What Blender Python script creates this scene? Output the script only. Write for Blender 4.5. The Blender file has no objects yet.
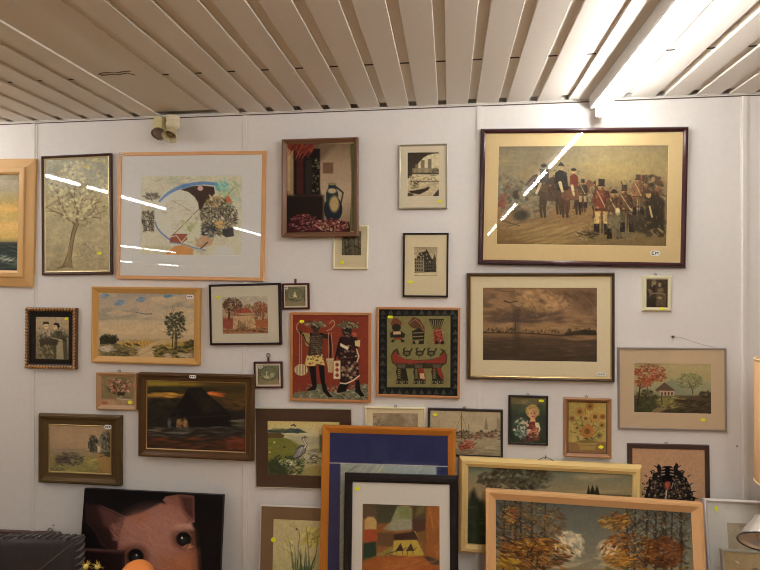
import bpy, bmesh, math, random
import numpy as np
from mathutils import Matrix, Vector

S = bpy.context.scene
COL = S.collection
random.seed(4)
R = math.radians

# ------------------------------------------------------------------ camera
F = 561.0                                   # focal length in pixels of a 760x570 frame
CX, CY = 380.0, 285.0
CAM = Vector((0, 0, 1.65))
WALL = 2.4                                  # distance of the picture wall
CEIL = 2.422
cam = bpy.data.cameras.new('camera')
cam.sensor_fit = 'HORIZONTAL'
cam.sensor_width = 36.0
cam.lens = 36.0 * F / 760.0
cam.clip_start = 0.02
camo = bpy.data.objects.new('camera', cam)
COL.objects.link(camo)
camo.location = CAM
camo.rotation_euler = (R(90.2), 0, R(7.01))
S.camera = camo
RM = camo.rotation_euler.to_matrix()
RIGHT, UP, FWD = RM @ Vector((1, 0, 0)), RM @ Vector((0, 1, 0)), RM @ Vector((0, 0, -1))


def ray(px, py):
    return FWD + RIGHT * ((px - CX) / F) + UP * ((CY - py) / F)


def at_y(px, py, y):
    d = ray(px, py)
    return CAM + d * ((y - CAM.y) / d.y)


def at_z(px, py, z):
    d = ray(px, py)
    return CAM + d * ((z - CAM.z) / d.z)


def hit(px, py, p, n):
    d = ray(px, py)
    return CAM + d * ((p - CAM).dot(n) / d.dot(n))


def to_px(P):                               # N x 3 array of points -> pixel coordinates
    v = P - np.array(CAM)
    z = v @ np.array(FWD)
    return CX + F * (v @ np.array(RIGHT)) / z, CY - F * (v @ np.array(UP)) / z


# ------------------------------------------------------------------ colour
def lin(c):
    c = np.asarray(c, float)
    return np.where(c <= 0.04045, c / 12.92, ((c + 0.055) / 1.055) ** 2.4)


def hx(h):
    if isinstance(h, str):
        return np.array([int(h[i:i + 2], 16) / 255 for i in (0, 2, 4)])
    return np.asarray(h, float)


# tone of the white wall at a few places of the photograph: what a surface looks like there, divided by this, is its own colour
WALL_ALB = np.array([0.80, 0.775, 0.74])
WALL_SEEN = [(60, 130, 187, 174, 164), (380, 154, 190, 178, 164), (705, 204, 204, 193, 186), (645, 334, 191, 180, 168),
             (13, 404, 168, 153, 138), (240, 514, 164, 148, 128), (13, 504, 151, 134, 118), (720, 464, 159, 142, 124),
             (535, 118, 234, 226, 217), (260, 300, 180, 168, 152), (450, 400, 174, 160, 146), (470, 540, 152, 134, 116)]


def own(c, px, py):                         # own (linear) colour of a thing seen with sRGB colour c at (px, py)
    w = np.zeros(3)
    t = 0
    for x, y, r, g, b in WALL_SEEN:
        k = 1 / (((x - px) * .7) ** 2 + (y - py) ** 2 + 900)
        w += k * lin(np.array([r, g, b]) / 255)
        t += k
    return np.clip(lin(hx(c)) / (w / t) * WALL_ALB, 0.002, 0.93)


# ------------------------------------------------------------------ materials
_mats = {}
GLASS_LOSS = 0.90                           # share of the grazing light a pane lets through to the sheet


def mat(key, col, rough=0.6, metal=0.0, grain=0.0, gscale=(3, 60), bump=0.0, spec=0.5, spot=0.0, uv=True, coat=0.0):
    """principled material; grain = strength of streaks along the UV length, spot = blotches"""
    if key in _mats:
        return _mats[key]
    m = bpy.data.materials.new(key)
    m.use_nodes = True
    nt = m.node_tree
    b = nt.nodes['Principled BSDF']
    b.inputs['Roughness'].default_value = rough
    b.inputs['Metallic'].default_value = metal
    b.inputs['Specular IOR Level'].default_value = spec
    b.inputs['Coat Weight'].default_value = coat
    c = tuple(float(x) for x in col) + (1,)
    tc = nt.nodes.new('ShaderNodeTexCoord')
    n = nt.nodes.new('ShaderNodeTexNoise')
    mp = nt.nodes.new('ShaderNodeMapping')
    nt.links.new(tc.outputs['UV' if (uv and grain) else 'Object'], mp.inputs['Vector'])
    if grain:
        mp.inputs['Scale'].default_value = (gscale[0], gscale[1], 1)
    else:
        mp.inputs['Scale'].default_value = (14, 14, 14)
    nt.links.new(mp.outputs['Vector'], n.inputs['Vector'])
    n.inputs['Scale'].default_value = 4.0
    n.inputs['Detail'].default_value = 5
    amt = max(grain, spot, 0.04)
    ramp = nt.nodes.new('ShaderNodeMix')
    ramp.data_type = 'RGBA'
    ramp.inputs[6].default_value = tuple(x * (1 - amt) for x in c[:3]) + (1,)
    ramp.inputs[7].default_value = tuple(min(x * (1 + amt), 1) for x in c[:3]) + (1,)
    nt.links.new(n.outputs['Fac'], ramp.inputs[0])
    nt.links.new(ramp.outputs[2], b.inputs['Base Color'])
    if bump:
        bp = nt.nodes.new('ShaderNodeBump')
        bp.inputs['Strength'].default_value = bump
        bp.inputs['Distance'].default_value = 0.002
        nt.links.new(n.outputs['Fac'], bp.inputs['Height'])
        nt.links.new(bp.outputs['Normal'], b.inputs['Normal'])
    _mats[key] = m
    return m


def paint_mat(rough, bump, spec):
    key = 'painted_%s_%s' % (rough, bump)
    if key in _mats:
        return _mats[key]
    m = bpy.data.materials.new(key)
    m.use_nodes = True
    nt = m.node_tree
    b = nt.nodes['Principled BSDF']
    b.inputs['Roughness'].default_value = rough
    b.inputs['Specular IOR Level'].default_value = spec
    a = nt.nodes.new('ShaderNodeAttribute')
    a.attribute_name = 'paint'
    nt.links.new(a.outputs['Color'], b.inputs['Base Color'])
    if bump:
        tc = nt.nodes.new('ShaderNodeTexCoord')
        n = nt.nodes.new('ShaderNodeTexNoise')
        n.inputs['Scale'].default_value = 260
        nt.links.new(tc.outputs['Object'], n.inputs['Vector'])
        bp = nt.nodes.new('ShaderNodeBump')
        bp.inputs['Strength'].default_value = bump
        bp.inputs['Distance'].default_value = 0.001
        nt.links.new(n.outputs['Fac'], bp.inputs['Height'])
        nt.links.new(bp.outputs['Normal'], b.inputs['Normal'])
    _mats[key] = m
    return m


def glass_mat():
    if 'picture_glass' in _mats:
        return _mats['picture_glass']
    m = bpy.data.materials.new('picture_glass')
    m.use_nodes = True
    nt = m.node_tree
    nt.nodes.clear()
    out = nt.nodes.new('ShaderNodeOutputMaterial')
    mix = nt.nodes.new('ShaderNodeMixShader')
    tr = nt.nodes.new('ShaderNodeBsdfTransparent')
    gl = nt.nodes.new('ShaderNodeBsdfGlossy')
    gl.inputs['Roughness'].default_value = 0.0
    fr = nt.nodes.new('ShaderNodeFresnel')
    fr.inputs['IOR'].default_value = 1.5
    mul = nt.nodes.new('ShaderNodeMath')
    mul.operation = 'MULTIPLY'
    mul.inputs[1].default_value = 1.4       # two faces of the pane
    mul.use_clamp = True
    tr.inputs['Color'].default_value = (0.97, 0.975, 0.97, 1)
    geo = nt.nodes.new('ShaderNodeNewGeometry')      # same reflectance from both sides of the thin pane
    ior = nt.nodes.new('ShaderNodeMapRange')
    ior.inputs['To Min'].default_value = 1.5
    ior.inputs['To Max'].default_value = 1 / 1.5
    nt.links.new(geo.outputs['Backfacing'], ior.inputs['Value'])
    nt.links.new(ior.outputs['Result'], fr.inputs['IOR'])
    nt.links.new(fr.outputs['Fac'], mul.inputs[0])
    nt.links.new(mul.outputs[0], mix.inputs['Fac'])
    nt.links.new(tr.outputs[0], mix.inputs[1])
    nt.links.new(gl.outputs[0], mix.inputs[2])
    nt.links.new(mix.outputs[0], out.inputs['Surface'])
    _mats['picture_glass'] = m
    return m


def emit_mat(key, col, strength):
    if key in _mats:
        return _mats[key]
    m = bpy.data.materials.new(key)
    m.use_nodes = True
    nt = m.node_tree
    nt.nodes.clear()
    out = nt.nodes.new('ShaderNodeOutputMaterial')
    e = nt.nodes.new('ShaderNodeEmission')
    e.inputs['Color'].default_value = tuple(col) + (1,)
    e.inputs['Strength'].default_value = strength
    nt.links.new(e.outputs[0], out.inputs['Surface'])
    _mats[key] = m
    return m


# ------------------------------------------------------------------ mesh helpers
def link(name, me, m, parent=None, smooth=False):
    o = bpy.data.objects.new(name, me)
    COL.objects.link(o)
    if m is not None:
        for q in (m if isinstance(m, (list, tuple)) else [m]):
            me.materials.append(q)
    if smooth:
        me.shade_smooth()
    if parent is not None:
        o.parent = parent
    return o


def obj(name, bm, m, parent=None, smooth=False):
    me = bpy.data.meshes.new(name)
    bmesh.ops.recalc_face_normals(bm, faces=bm.faces[:])
    bm.to_mesh(me)
    bm.free()
    return link(name, me, m, parent, smooth)


def tag(o, label, cat, group=None):
    o['label'] = label
    o['category'] = cat
    if group:
        o['group'] = group
    return o


def struct(o):
    o['kind'] = 'structure'
    return o


def empty(name, M):
    o = bpy.data.objects.new(name, None)
    COL.objects.link(o)
    o.empty_display_size = 0.05
    o.matrix_world = M if isinstance(M, Matrix) else Matrix.Translation(M)
    return o


def box(bm, x0, x1, y0, y1, z0, z1, bev=0.0, mi=0):
    r = bmesh.ops.create_cube(bm, size=1)
    vs = r['verts']
    for v in vs:
        v.co = Vector((x0 if v.co.x < 0 else x1, y0 if v.co.y < 0 else y1, z0 if v.co.z < 0 else z1))
    fs = {f for v in vs for f in v.link_faces}
    for f in fs:
        f.material_index = mi
    if bev:
        es = list({e for f in fs for e in f.edges})
        bmesh.ops.bevel(bm, geom=es, offset=bev, segments=2, affect='EDGES', profile=0.6)
    return bm


def lathe(bm, prof, seg=32, M=Matrix(), mi=0):
    """prof: list of (radius, height) spun about the local z axis"""
    rings = []
    for r, h in prof:
        if r < 1e-6:
            rings.append([bm.verts.new(M @ Vector((0, 0, h)))])
        else:
            rings.append([bm.verts.new(M @ Vector((r * math.cos(2 * math.pi * k / seg), r * math.sin(2 * math.pi * k / seg), h)))
                          for k in range(seg)])
    for a, b in zip(rings, rings[1:]):
        for k in range(seg):
            q = [a[k % len(a)], a[(k + 1) % len(a)], b[(k + 1) % len(b)], b[k % len(b)]]
            u = []
            for v in q:
                if v not in u:
                    u.append(v)
            if len(u) > 2:
                try:
                    bm.faces.new(u).material_index = mi
                except ValueError:
                    pass
    return bm


def tube(bm, pts, r, seg=8, mi=0, closed=False):
    pts = [Vector(p) for p in pts]
    n = len(pts)
    rings = []
    for i, p in enumerate(pts):
        a = pts[(i - 1) % n] if (closed or i) else p
        b = pts[(i + 1) % n] if (closed or i < n - 1) else p
        t = (b - a).normalized()
        u = t.cross(Vector((0.13, 0.2, 1)) if abs(t.z) < .9 else Vector((1, 0.1, 0))).normalized()
        w = t.cross(u)
        rr = r[i] if isinstance(r, (list, tuple)) else r
        rings.append([bm.verts.new(p + (u * math.cos(2 * math.pi * k / seg) + w * math.sin(2 * math.pi * k / seg)) * rr) for k in range(seg)])
    for i in range(n if closed else n - 1):
        a, b = rings[i], rings[(i + 1) % n]
        for k in range(seg):
            bm.faces.new((a[k], a[(k + 1) % seg], b[(k + 1) % seg], b[k])).material_index = mi
    if not closed:
        for q in (rings[0], rings[-1]):
            bm.faces.new(q).material_index = mi
    return bm


def align(p, d):                            # matrix whose z axis points along d
    d = Vector(d).normalized()
    return Matrix.Translation(p) @ d.to_track_quat('Z', 'Y').to_matrix().to_4x4()


def ring(name, x0, x1, z0, z1, prof, m, parent):
    """mitred moulding round the rectangle: prof = closed loop of (inset, y)"""
    me = bpy.data.meshes.new(name)
    vs, fs, uvs = [], [], []
    n = len(prof)
    for i, y in prof:
        vs += [(x0 + i, y, z0 + i), (x1 - i, y, z0 + i), (x1 - i, y, z1 - i), (x0 + i, y, z1 - i)]
    acc = [0.0]
    for a, b in zip(prof, prof[1:] + prof[:1]):
        acc.append(acc[-1] + math.hypot(a[0] - b[0], a[1] - b[1]))
    for k in range(n):
        l = (k + 1) % n
        for c in range(4):
            d = (c + 1) % 4
            fs.append((k * 4 + c, k * 4 + d, l * 4 + d, l * 4 + c))
            for vi, v in ((k * 4 + c, acc[k]), (k * 4 + d, acc[k]), (l * 4 + d, acc[k + 1]), (l * 4 + c, acc[k + 1])):
                p = vs[vi]
                uvs.append(((p[0] if c in (0, 2) else p[2]) + c * 3.7, v + c * .37))
    me.from_pydata(vs, [], fs)
    ul = me.uv_layers.new(name='UVMap')
    ul.data.foreach_set('uv', np.array(uvs, np.float32).ravel())
    o = link(name, me, m, parent)
    bm = bmesh.new()
    bm.from_mesh(me)
    bmesh.ops.recalc_face_normals(bm, faces=bm.faces[:])
    bm.to_mesh(me)
    bm.free()
    return o


# ------------------------------------------------------------------ a small painter: colours on a fine mesh
class Paint:
    def __init__(s, X, Y, seed):
        s.X, s.Y = X, Y
        s.A = np.zeros(X.shape + (3,))
        s.r0, s.r1 = Y.min(1), Y.max(1)
        s.c0, s.c1 = X.min(0), X.max(0)
        s.gs = max(abs(X[0, -1] - X[0, 0]) / X.shape[1], 1e-6)
        s.rng = np.random.default_rng(seed)
        s.rd = random.Random(seed)

    def bb(s, x0, y0, x1, y1):
        r = np.where((s.r1 >= y0) & (s.r0 <= y1))[0]
        c = np.where((s.c1 >= x0) & (s.c0 <= x1))[0]
        if len(r) == 0 or len(c) == 0:
            return None
        return (slice(r[0], r[-1] + 1), slice(c[0], c[-1] + 1))

    def mix(s, sl, c, a):
        s.A[sl] += (hx(c) - s.A[sl]) * a[..., None]

    def f(s, c):
        s.A[:] = hx(c)

    def g(s, *st, x=False):                 # stops (position, colour) down (or across) the picture
        v = s.X if x else s.Y
        p = [q[0] for q in st]
        for k in range(3):
            s.A[..., k] = np.interp(v, p, [hx(q[1])[k] for q in st])

    def gr(s, pts, *st, x=False, soft=None):  # gradient inside a polygon
        B = s.A.copy()
        s.g(*st, x=x)
        G = s.A
        s.A = B
        a = s.pa(pts, None, soft or s.gs)
        s.A += (G - s.A) * a[..., None]

    def pa(s, pts, sl, soft):
        P = np.array(pts, float).reshape(-1, 2)
        X, Y = (s.X, s.Y) if sl is None else (s.X[sl], s.Y[sl])
        ins = np.zeros(X.shape, bool)
        dm = np.full(X.shape, 1e9)
        for (xa, ya), (xb, yb) in zip(P, np.roll(P, -1, 0)):
            cr = ((ya > Y) != (yb > Y))
            ins ^= cr & (X < (xb - xa) * (Y - ya) / ((yb - ya) if yb != ya else 1e-9) + xa)
            L = (xb - xa) ** 2 + (yb - ya) ** 2 + 1e-9
            t = np.clip(((X - xa) * (xb - xa) + (Y - ya) * (yb - ya)) / L, 0, 1)
            dm = np.minimum(dm, (X - xa - t * (xb - xa)) ** 2 + (Y - ya - t * (yb - ya)) ** 2)
        d = np.sqrt(dm) * np.where(ins, 1, -1)
        return np.clip(d / (2 * soft) + .5, 0, 1)

    def p(s, pts, c, a=1, soft=None):
        soft = soft or s.gs * .7
        P = np.array(pts, float).reshape(-1, 2)
        sl = s.bb(P[:, 0].min() - soft, P[:, 1].min() - soft, P[:, 0].max() + soft, P[:, 1].max() + soft)
        if sl:
            s.mix(sl, c, s.pa(pts, sl, soft) * a)

    def b(s, x0, y0, x1, y1, c, a=1, soft=None):
        s.p([x0, y0, x1, y0, x1, y1, x0, y1], c, a, soft)

    def e(s, cx, cy, rx, ry, c, a=1, soft=None, rot=0):
        m = max(rx, ry) * 1.1 + (soft or s.gs) * 2
        sl = s.bb(cx - m, cy - m, cx + m, cy + m)
        if not sl:
            return
        dx, dy = s.X[sl] - cx, s.Y[sl] - cy
        if rot:
            t = math.radians(rot)
            dx, dy = dx * math.cos(t) + dy * math.sin(t), -dx * math.sin(t) + dy * math.cos(t)
        q = np.sqrt((dx / rx) ** 2 + (dy / ry) ** 2)
        d = (1 - q) * min(rx, ry)
        s.mix(sl, c, np.clip(d / (2 * (soft or s.gs * .7)) + .5, 0, 1) * a)

    def l(s, pts, w, c, a=1, soft=None):
        soft = soft or s.gs * .6
        P = np.array(pts, float).reshape(-1, 2)
        w0, w1 = (w if isinstance(w, tuple) else (w, w))
        m = max(w0, w1) + soft
        sl = s.bb(P[:, 0].min() - m, P[:, 1].min() - m, P[:, 0].max() + m, P[:, 1].max() + m)
        if not sl:
            return
        X, Y = s.X[sl], s.Y[sl]
        al = np.zeros(X.shape)
        n = len(P) - 1
        for i in range(n):
            (xa, ya), (xb, yb) = P[i], P[i + 1]
            L = (xb - xa) ** 2 + (yb - ya) ** 2 + 1e-9
            t = np.clip(((X - xa) * (xb - xa) + (Y - ya) * (yb - ya)) / L, 0, 1)
            d = np.hypot(X - xa - t * (xb - xa), Y - ya - t * (yb - ya))
            ww = (w0 + (w1 - w0) * (i + t) / n) / 2
            k = np.minimum(1, ww / (soft * .8))
            al = np.maximum(al, np.clip((ww - d) / (2 * soft) + .5, 0, 1) * k)
        s.mix(sl, c, al * a)

    def d(s, x0, y0, x1, y1, n, L, W, ang, spr, cols, a=.85, ell=True):
        for _ in range(n):
            for _t in range(30):
                x, y = s.rd.uniform(x0, x1), s.rd.uniform(y0, y1)
                if not ell or ((x - (x0 + x1) / 2) / ((x1 - x0) / 2)) ** 2 + ((y - (y0 + y1) / 2) / ((y1 - y0) / 2)) ** 2 < 1:
                    break
            k = s.rd.uniform(.6, 1.3)
            s.e(x, y, L * k / 2, W * k / 2, s.rd.choice(cols), a * s.rd.uniform(.6, 1), rot=ang + s.rd.uniform(-spr, spr))

    def noise(s, sx, sy=None, oc=3):
        sy = sy or sx
        t = np.zeros(s.X.shape)
        tot = 0
        for o in range(oc):
            k = 2 ** o
            u, v = s.X / sx * k + 57.3 * (o + 1), s.Y / sy * k + 31.7 * (o + 1)
            u, v = u - u.min(), v - v.min()
            G = s.rng.random((int(v.max()) + 3, int(u.max()) + 3))
            iu, iv = u.astype(int), v.astype(int)
            fu, fv = u - iu, v - iv
            fu, fv = fu * fu * (3 - 2 * fu), fv * fv * (3 - 2 * fv)
            t += ((G[iv, iu] * (1 - fu) + G[iv, iu + 1] * fu) * (1 - fv) + (G[iv + 1, iu] * (1 - fu) + G[iv + 1, iu + 1] * fu) * fv) / k
            tot += 1 / k
        return t / tot

    def n(s, sx, amt, sy=None):             # mottling
        s.A *= (1 + amt * (s.noise(sx, sy) - .5) * 2)[..., None]

    def nc(s, sx, sy, c, lo, hi, a=1, y0=-1e9, y1=1e9, x0=-1e9, x1=1e9, fe=6):  # colour where the noise is high
        t = np.clip((s.noise(sx, sy) - lo) / (hi - lo), 0, 1) * a
        t *= np.clip((s.Y - y0) / fe, 0, 1) * np.clip((y1 - s.Y) / fe, 0, 1) * np.clip((s.X - x0) / fe, 0, 1) * np.clip((x1 - s.X) / fe, 0, 1)
        s.mix((slice(None), slice(None)), c, t)

    def branch(s, x, y, ang, ln, w, c, dep, a=.9, spread=32):
        x2, y2 = x + ln * math.cos(R(ang)), y - ln * math.sin(R(ang))
        s.l([x, y, x2, y2], (w, w * .7), c, a)
        if dep:
            for k in range(2 + (s.rd.random() < .4)):
                s.branch(x2, y2, ang + s.rd.uniform(-spread, spread), ln * s.rd.uniform(.6, .85), w * .66, c, dep - 1, a, spread)

    def man(s, x, y, h, coat, legs, hat, face='9a7656', lean=0, boots='2c2420', shako=True):
        """small standing figure, feet at (x, y)"""
        k = h / 100
        dk = hx(coat) * .68
        for q in (-1, 1):
            s.p([x + q * 8 * k - 6.5 * k, y - 50 * k, x + q * 7 * k + 6 * k, y - 50 * k, x + q * 9 * k + 4 * k, y - 18 * k, x + q * 9 * k - 4.5 * k, y - 18 * k], legs)
            s.p([x + q * 9 * k - 5 * k, y - 21 * k, x + q * 9 * k + 5 * k, y - 21 * k, x + q * 10 * k + 6 * k, y, x + q * 10 * k - 5 * k, y], boots)
        s.l([x + 1 * k, y - 46 * k, x + 1 * k, y - 4 * k], 2.4 * k, '2a2018', .7)
        s.p([x - 11 * k + lean, y - 82 * k, x - 4 * k + lean, y - 85 * k, x + 5 * k + lean, y - 85 * k, x + 11 * k + lean, y - 81 * k, x + 12 * k, y - 60 * k, x + 13 * k, y - 44 * k, x - 13 * k, y - 44 * k, x - 10 * k, y - 62 * k], coat)
        s.p([x + 3 * k + lean, y - 84 * k, x + 11 * k + lean, y - 81 * k, x + 13 * k, y - 44 * k, x + 4 * k, y - 44 * k], dk, .7, 2 * k)
        for q in (-1, 1):
            s.l([x + q * 11 * k + lean, y - 79 * k, x + q * 16 * k + lean * .6, y - 62 * k, x + q * 8 * k, y - 52 * k], (7 * k, 5 * k), coat if q < 0 else dk)
            s.e(x + q * 7 * k, y - 51 * k, 2.6 * k, 2.6 * k, face)
        s.l([x - 8 * k + lean, y - 81 * k, x + 8 * k, y - 50 * k], 2.2 * k, 'b5a484', .75)
        s.l([x - 12 * k, y - 48 * k, x + 12 * k, y - 48 * k], 2.4 * k, '33281f', .8)
        s.e(x + lean * 1.3, y - 89 * k, 5 * k, 6 * k, face)
        s.e(x + 2 * k + lean * 1.3, y - 86 * k, 3 * k, 3.4 * k, '5a4230', .7)
        if shako:
            s.p([x - 5.5 * k + lean * 1.3, y - 92 * k, x + 5.5 * k + lean * 1.3, y - 92 * k, x + 6.5 * k + lean * 1.3, y - 104 * k, x - 6 * k + lean * 1.3, y - 105 * k], hat)
            s.l([x - 6.5 * k + lean * 1.3, y - 92 * k, x + 6 * k + lean * 1.3, y - 91.5 * k], 1.6 * k, '1c1714')
        else:
            s.e(x + lean * 1.3, y - 94 * k, 8 * k, 2.6 * k, hat)
            s.e(x + lean * 1.3, y - 96 * k, 5 * k, 4 * k, hat)

    def horse(s, x, y, h, c, c2, flip=1):
        """standing horse and its shade colour, hooves at y, facing flip"""
        k = h / 100
        for dx, w in ((-34, 9), (-24, 8), (24, 8), (33, 8)):
            s.l([x + flip * dx * k, y - 50 * k, x + flip * (dx + 3) * k, y - 25 * k, x + flip * (dx + 1) * k, y], (w * k * 1.5, w * k * .7), c2)
        s.e(x, y - 60 * k, 42 * k, 20 * k, c)
        s.e(x - flip * 28 * k, y - 62 * k, 20 * k, 20 * k, c)
        s.p([x + flip * 22 * k, y - 74 * k, x + flip * 45 * k, y - 110 * k, x + flip * 58 * k, y - 100 * k, x + flip * 42 * k, y - 52 * k], c)
        s.p([x + flip * 45 * k, y - 112 * k, x + flip * 56 * k, y - 108 * k, x + flip * 76 * k, y - 84 * k, x + flip * 68 * k, y - 78 * k, x + flip * 50 * k, y - 92 * k], c)
        s.l([x - flip * 46 * k, y - 66 * k, x - flip * 54 * k, y - 40 * k, x - flip * 50 * k, y - 22 * k], (7 * k, 3 * k), c2)

TUBE_W, EXPOSURE = 56.0, 0.1

# ------------------------------------------------------------------ pictures
PROF = {
    'flat': lambda w, t: [(0, 0), (0, -t + .0015), (.0015, -t), (w - .0015, -t), (w, -t + .0015), (w, -.001)],
    'slope_in': lambda w, t: [(0, 0), (0, -t + .002), (.002, -t), (w * .3, -t), (w * .38, -t + .002), (w - .001, -t * .55), (w, -t * .5), (w, -.001)],
    'bevel': lambda w, t: [(0, 0), (0, -t * .55), (w * .3, -t), (w * .62, -t), (w * .7, -t + .003), (w, -t * .72), (w, -.001)],
    'step': lambda w, t: [(0, 0), (0, -t + .002), (.002, -t), (w * .5, -t), (w * .52, -t * .75), (w * .8, -t * .7), (w * .82, -t * .6), (w, -t * .55), (w, -.001)],
    'cove': lambda w, t: [(0, 0), (0, -t * .62), (w * .08, -t * .7), (w * .14, -t), (w * .3, -t), (w * .36, -t * .8), (w * .55, -t * .6), (w * .75, -t * .52),
                          (w * .9, -t * .5), (w, -t * .46), (w, -.001)],
    'rise_in': lambda w, t: [(0, 0), (0, -t * .45), (w * .06, -t * .5), (w * .55, -t * .72), (w * .58, -t * .95), (w * .64, -t), (w * .86, -t), (w * .9, -t * .94), (w, -t * .8), (w, -.001)],
}
YELLOW = ('yellow_sticker', own('d2ca14', 380, 330))
WHITE = ('white_sticker', np.array([.86, .85, .82]))


class Pic:
    pass


def picture(name, label, px, t, frame, pic, crop, paint, gap=0.0, mat_c=None, glass=False, stickers=(), hanger=None, lean=None,
            rough=.75, bump=0.0, inner=None, group=None, res=2.0, seed=1, cat='picture', rec=None, bevel_c=None, backing=True,
            tone=(.90, .835, .74), crunch=.045, contrast=1.14, turn=(0, 0)):
    """frame = (profile, width px, colour seen, roughness, metal, grain); px = outer corners TL TR BR BL in the photograph;
    pic = (x0, y0, x1, y1) pixels of the picture; crop = (x0, y0, scale) of the paint coordinates; inner = (width px, colour, rough, metal)"""
    mx = sum(p[0] for p in px) / len(px)
    my = sum(p[1] for p in px) / len(px)
    if lean is None:
        yf = WALL - gap - t
        q = [at_y(x, y, yf) for x, y in px]
        rot = lambda v: Vector((v.z, 0, -v.x))
        X = ((q[1] - q[0]) + (q[2] - q[3]) + rot((q[0] - q[3]) + (q[1] - q[2]))).normalized()
        w = ((q[1] - q[0]).length + (q[2] - q[3]).length) / 2
        h = ((q[0] - q[3]).length + (q[1] - q[2]).length) / 2
        Z = Vector((-X.z, 0, X.x))
        c = sum(q, Vector()) / 4
        Y = Vector((0, 1, 0))
        org = c - Z * h / 2 + Y * t
    else:
        yt, a, zb = lean
        a = R(a)
        TL = at_y(px[0][0], px[0][1], yt)
        TR = at_z(px[1][0], px[1][1], TL.z)
        X = (TR - TL).normalized()
        n0 = Vector((X.y, -X.x, 0))
        Z = Vector((0, 0, 1)) * math.cos(a) - n0 * math.sin(a)
        Y = Z.cross(X)
        w = (TR - TL).length
        h = (TL.z - zb - t * math.sin(a)) / math.cos(a)
        org = (TL + TR) / 2 - Z * h + Y * t
    M = Matrix(((X.x, Y.x, Z.x, org.x), (X.y, Y.y, Z.y, org.y), (X.z, Y.z, Z.z, org.z), (0, 0, 0, 1)))
    if turn != (0, 0):                      # hangs a little out of true
        cc = Matrix.Translation(org + Z * h / 2)
        M = cc @ Matrix.Rotation(R(turn[0]), 4, 'Z') @ Matrix.Rotation(R(turn[1]), 4, 'X') @ cc.inverted() @ M
        org, Y = M.translation.copy(), (M.to_3x3() @ Vector((0, 1, 0)))
    Mi = M.inverted()
    pf = org - Y * t
    gl = 1 / GLASS_LOSS if glass else 1.0

    def loc(x, y):
        v = Mi @ hit(x, y, pf, Y)
        return v.x, v.z
    sc = w / (px[1][0] - px[0][0])
    root = empty(name, M)
    tag(root, label, cat, group)
    G = Pic()
    G.root, G.loc, G.w, G.h, G.t, G.sc, G.M = root, loc, w, h, t, sc, M
    # frame
    pr, fw, fc, fr, fm, fg = frame
    fw *= sc
    fmat = mat(name + '_wood_' + label[:24], own(fc, mx, my), fr, fm, fg, gscale=(4, 90), spec=.22 if sum(hx(fc)) < .55 else .4)
    if pr == 'board':                       # frameless stretched canvas: the picture wraps the edges
        bm = bmesh.new()
        box(bm, -w / 2, w / 2, -t + .0008, 0, 0, h, .0015)
        obj('stretcher', bm, fmat, root)
        fw = 0
    else:
        ring('frame', -w / 2, w / 2, 0, h, PROF[pr](fw, t), fmat, root)
    e = fw
    rec = rec if rec is not None else (t * .5 if pr != 'flat' else t - .004)
    if pr == 'board':
        rec = t
    if inner:                               # narrow inner moulding
        iw, ic, ir, im = inner
        iw *= sc
        ring('inner_frame', -w / 2 + e - .0005, w / 2 - e + .0005, e - .0005, h - e + .0005,
             [(0, -.001), (0, -rec - .0025), (iw * .3, -rec - .004), (iw * .8, -rec - .003), (iw, -rec - .0012), (iw, -.001)],
             mat(name + '_inner_' + label[:24], own(ic, mx, my), ir, im), root)
        e += iw
    x0, z1 = loc(pic[0], pic[1])
    x1, z0 = loc(pic[2], pic[3])
    lo = e - .001 if mat_c is None else e + .002
    x0, x1 = max(x0, -w / 2 + lo), min(x1, w / 2 - lo)
    z0, z1 = max(z0, lo), min(z1, h - lo)
    if mat_c is None and pr != 'board':
        x0, x1, z0, z1 = -w / 2 + lo, w / 2 - lo, lo, h - lo
    if pr == 'board':
        x0, x1, z0, z1 = -w / 2 + .001, w / 2 - .001, .001, h - .001
    yp = -rec
    if mat_c is not None:
        ym = -rec
        yp = -rec + .0015
        bm = bmesh.new()
        a0, a1, b0, b1 = -w / 2 + e - .001, w / 2 - e + .001, e - .001, h - e + .001
        O = [bm.verts.new((x, ym, z)) for x, z in ((a0, b0), (a1, b0), (a1, b1), (a0, b1))]
        I = [bm.verts.new((x, ym, z)) for x, z in ((x0, z0), (x1, z0), (x1, z1), (x0, z1))]
        B = [bm.verts.new((x, yp + .0002, z)) for x, z in ((x0 + .001, z0 + .001), (x1 - .001, z0 + .001), (x1 - .001, z1 - .001), (x0 + .001, z1 - .001))]
        for k in range(4):
            l = (k + 1) % 4
            bm.faces.new((O[k], O[l], I[l], I[k])).material_index = 0
            bm.faces.new((I[k], I[l], B[l], B[k])).material_index = 1
        obj('mat_board', bm, [mat(name + '_mat_' + label[:24], np.clip(own(mat_c, mx, my) * gl, 0, .93), .85, spec=.2, spot=.03),
                              mat(name + '_matcut_' + label[:20], np.clip(own(bevel_c or mat_c, mx, my) * gl, 0, .93), .8, spec=.2)], root)
    # painted sheet
    nx = int(min(max((x1 - x0) / sc * res, 24), 400))
    ny = int(min(max((z1 - z0) / sc * res, 24), 340))
    gx, gz = np.meshgrid(np.linspace(x0, x1, nx), np.linspace(z1, z0, ny))
    V = np.stack([gx, np.full(gx.shape, yp), gz], -1).reshape(-1, 3)
    F3 = V.copy()
    F3[:, 1] = -t
    Mn = np.array(M)
    u, v = to_px(F3 @ Mn[:3, :3].T + Mn[:3, 3])
    P = Paint(((u - crop[0]) * crop[2]).reshape(ny, nx), ((v - crop[1]) * crop[2]).reshape(ny, nx), seed)
    paint(P)
    px_ = abs(P.X[0, -1] - P.X[0, 0]) / nx * res      # one photo pixel in paint units
    P.A *= (1 + crunch * (P.noise(px_ * 1.6, px_ * 1.6, 2) - .5) * 2.4)[..., None]
    mean = P.A.reshape(-1, 3).mean(0)
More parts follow.
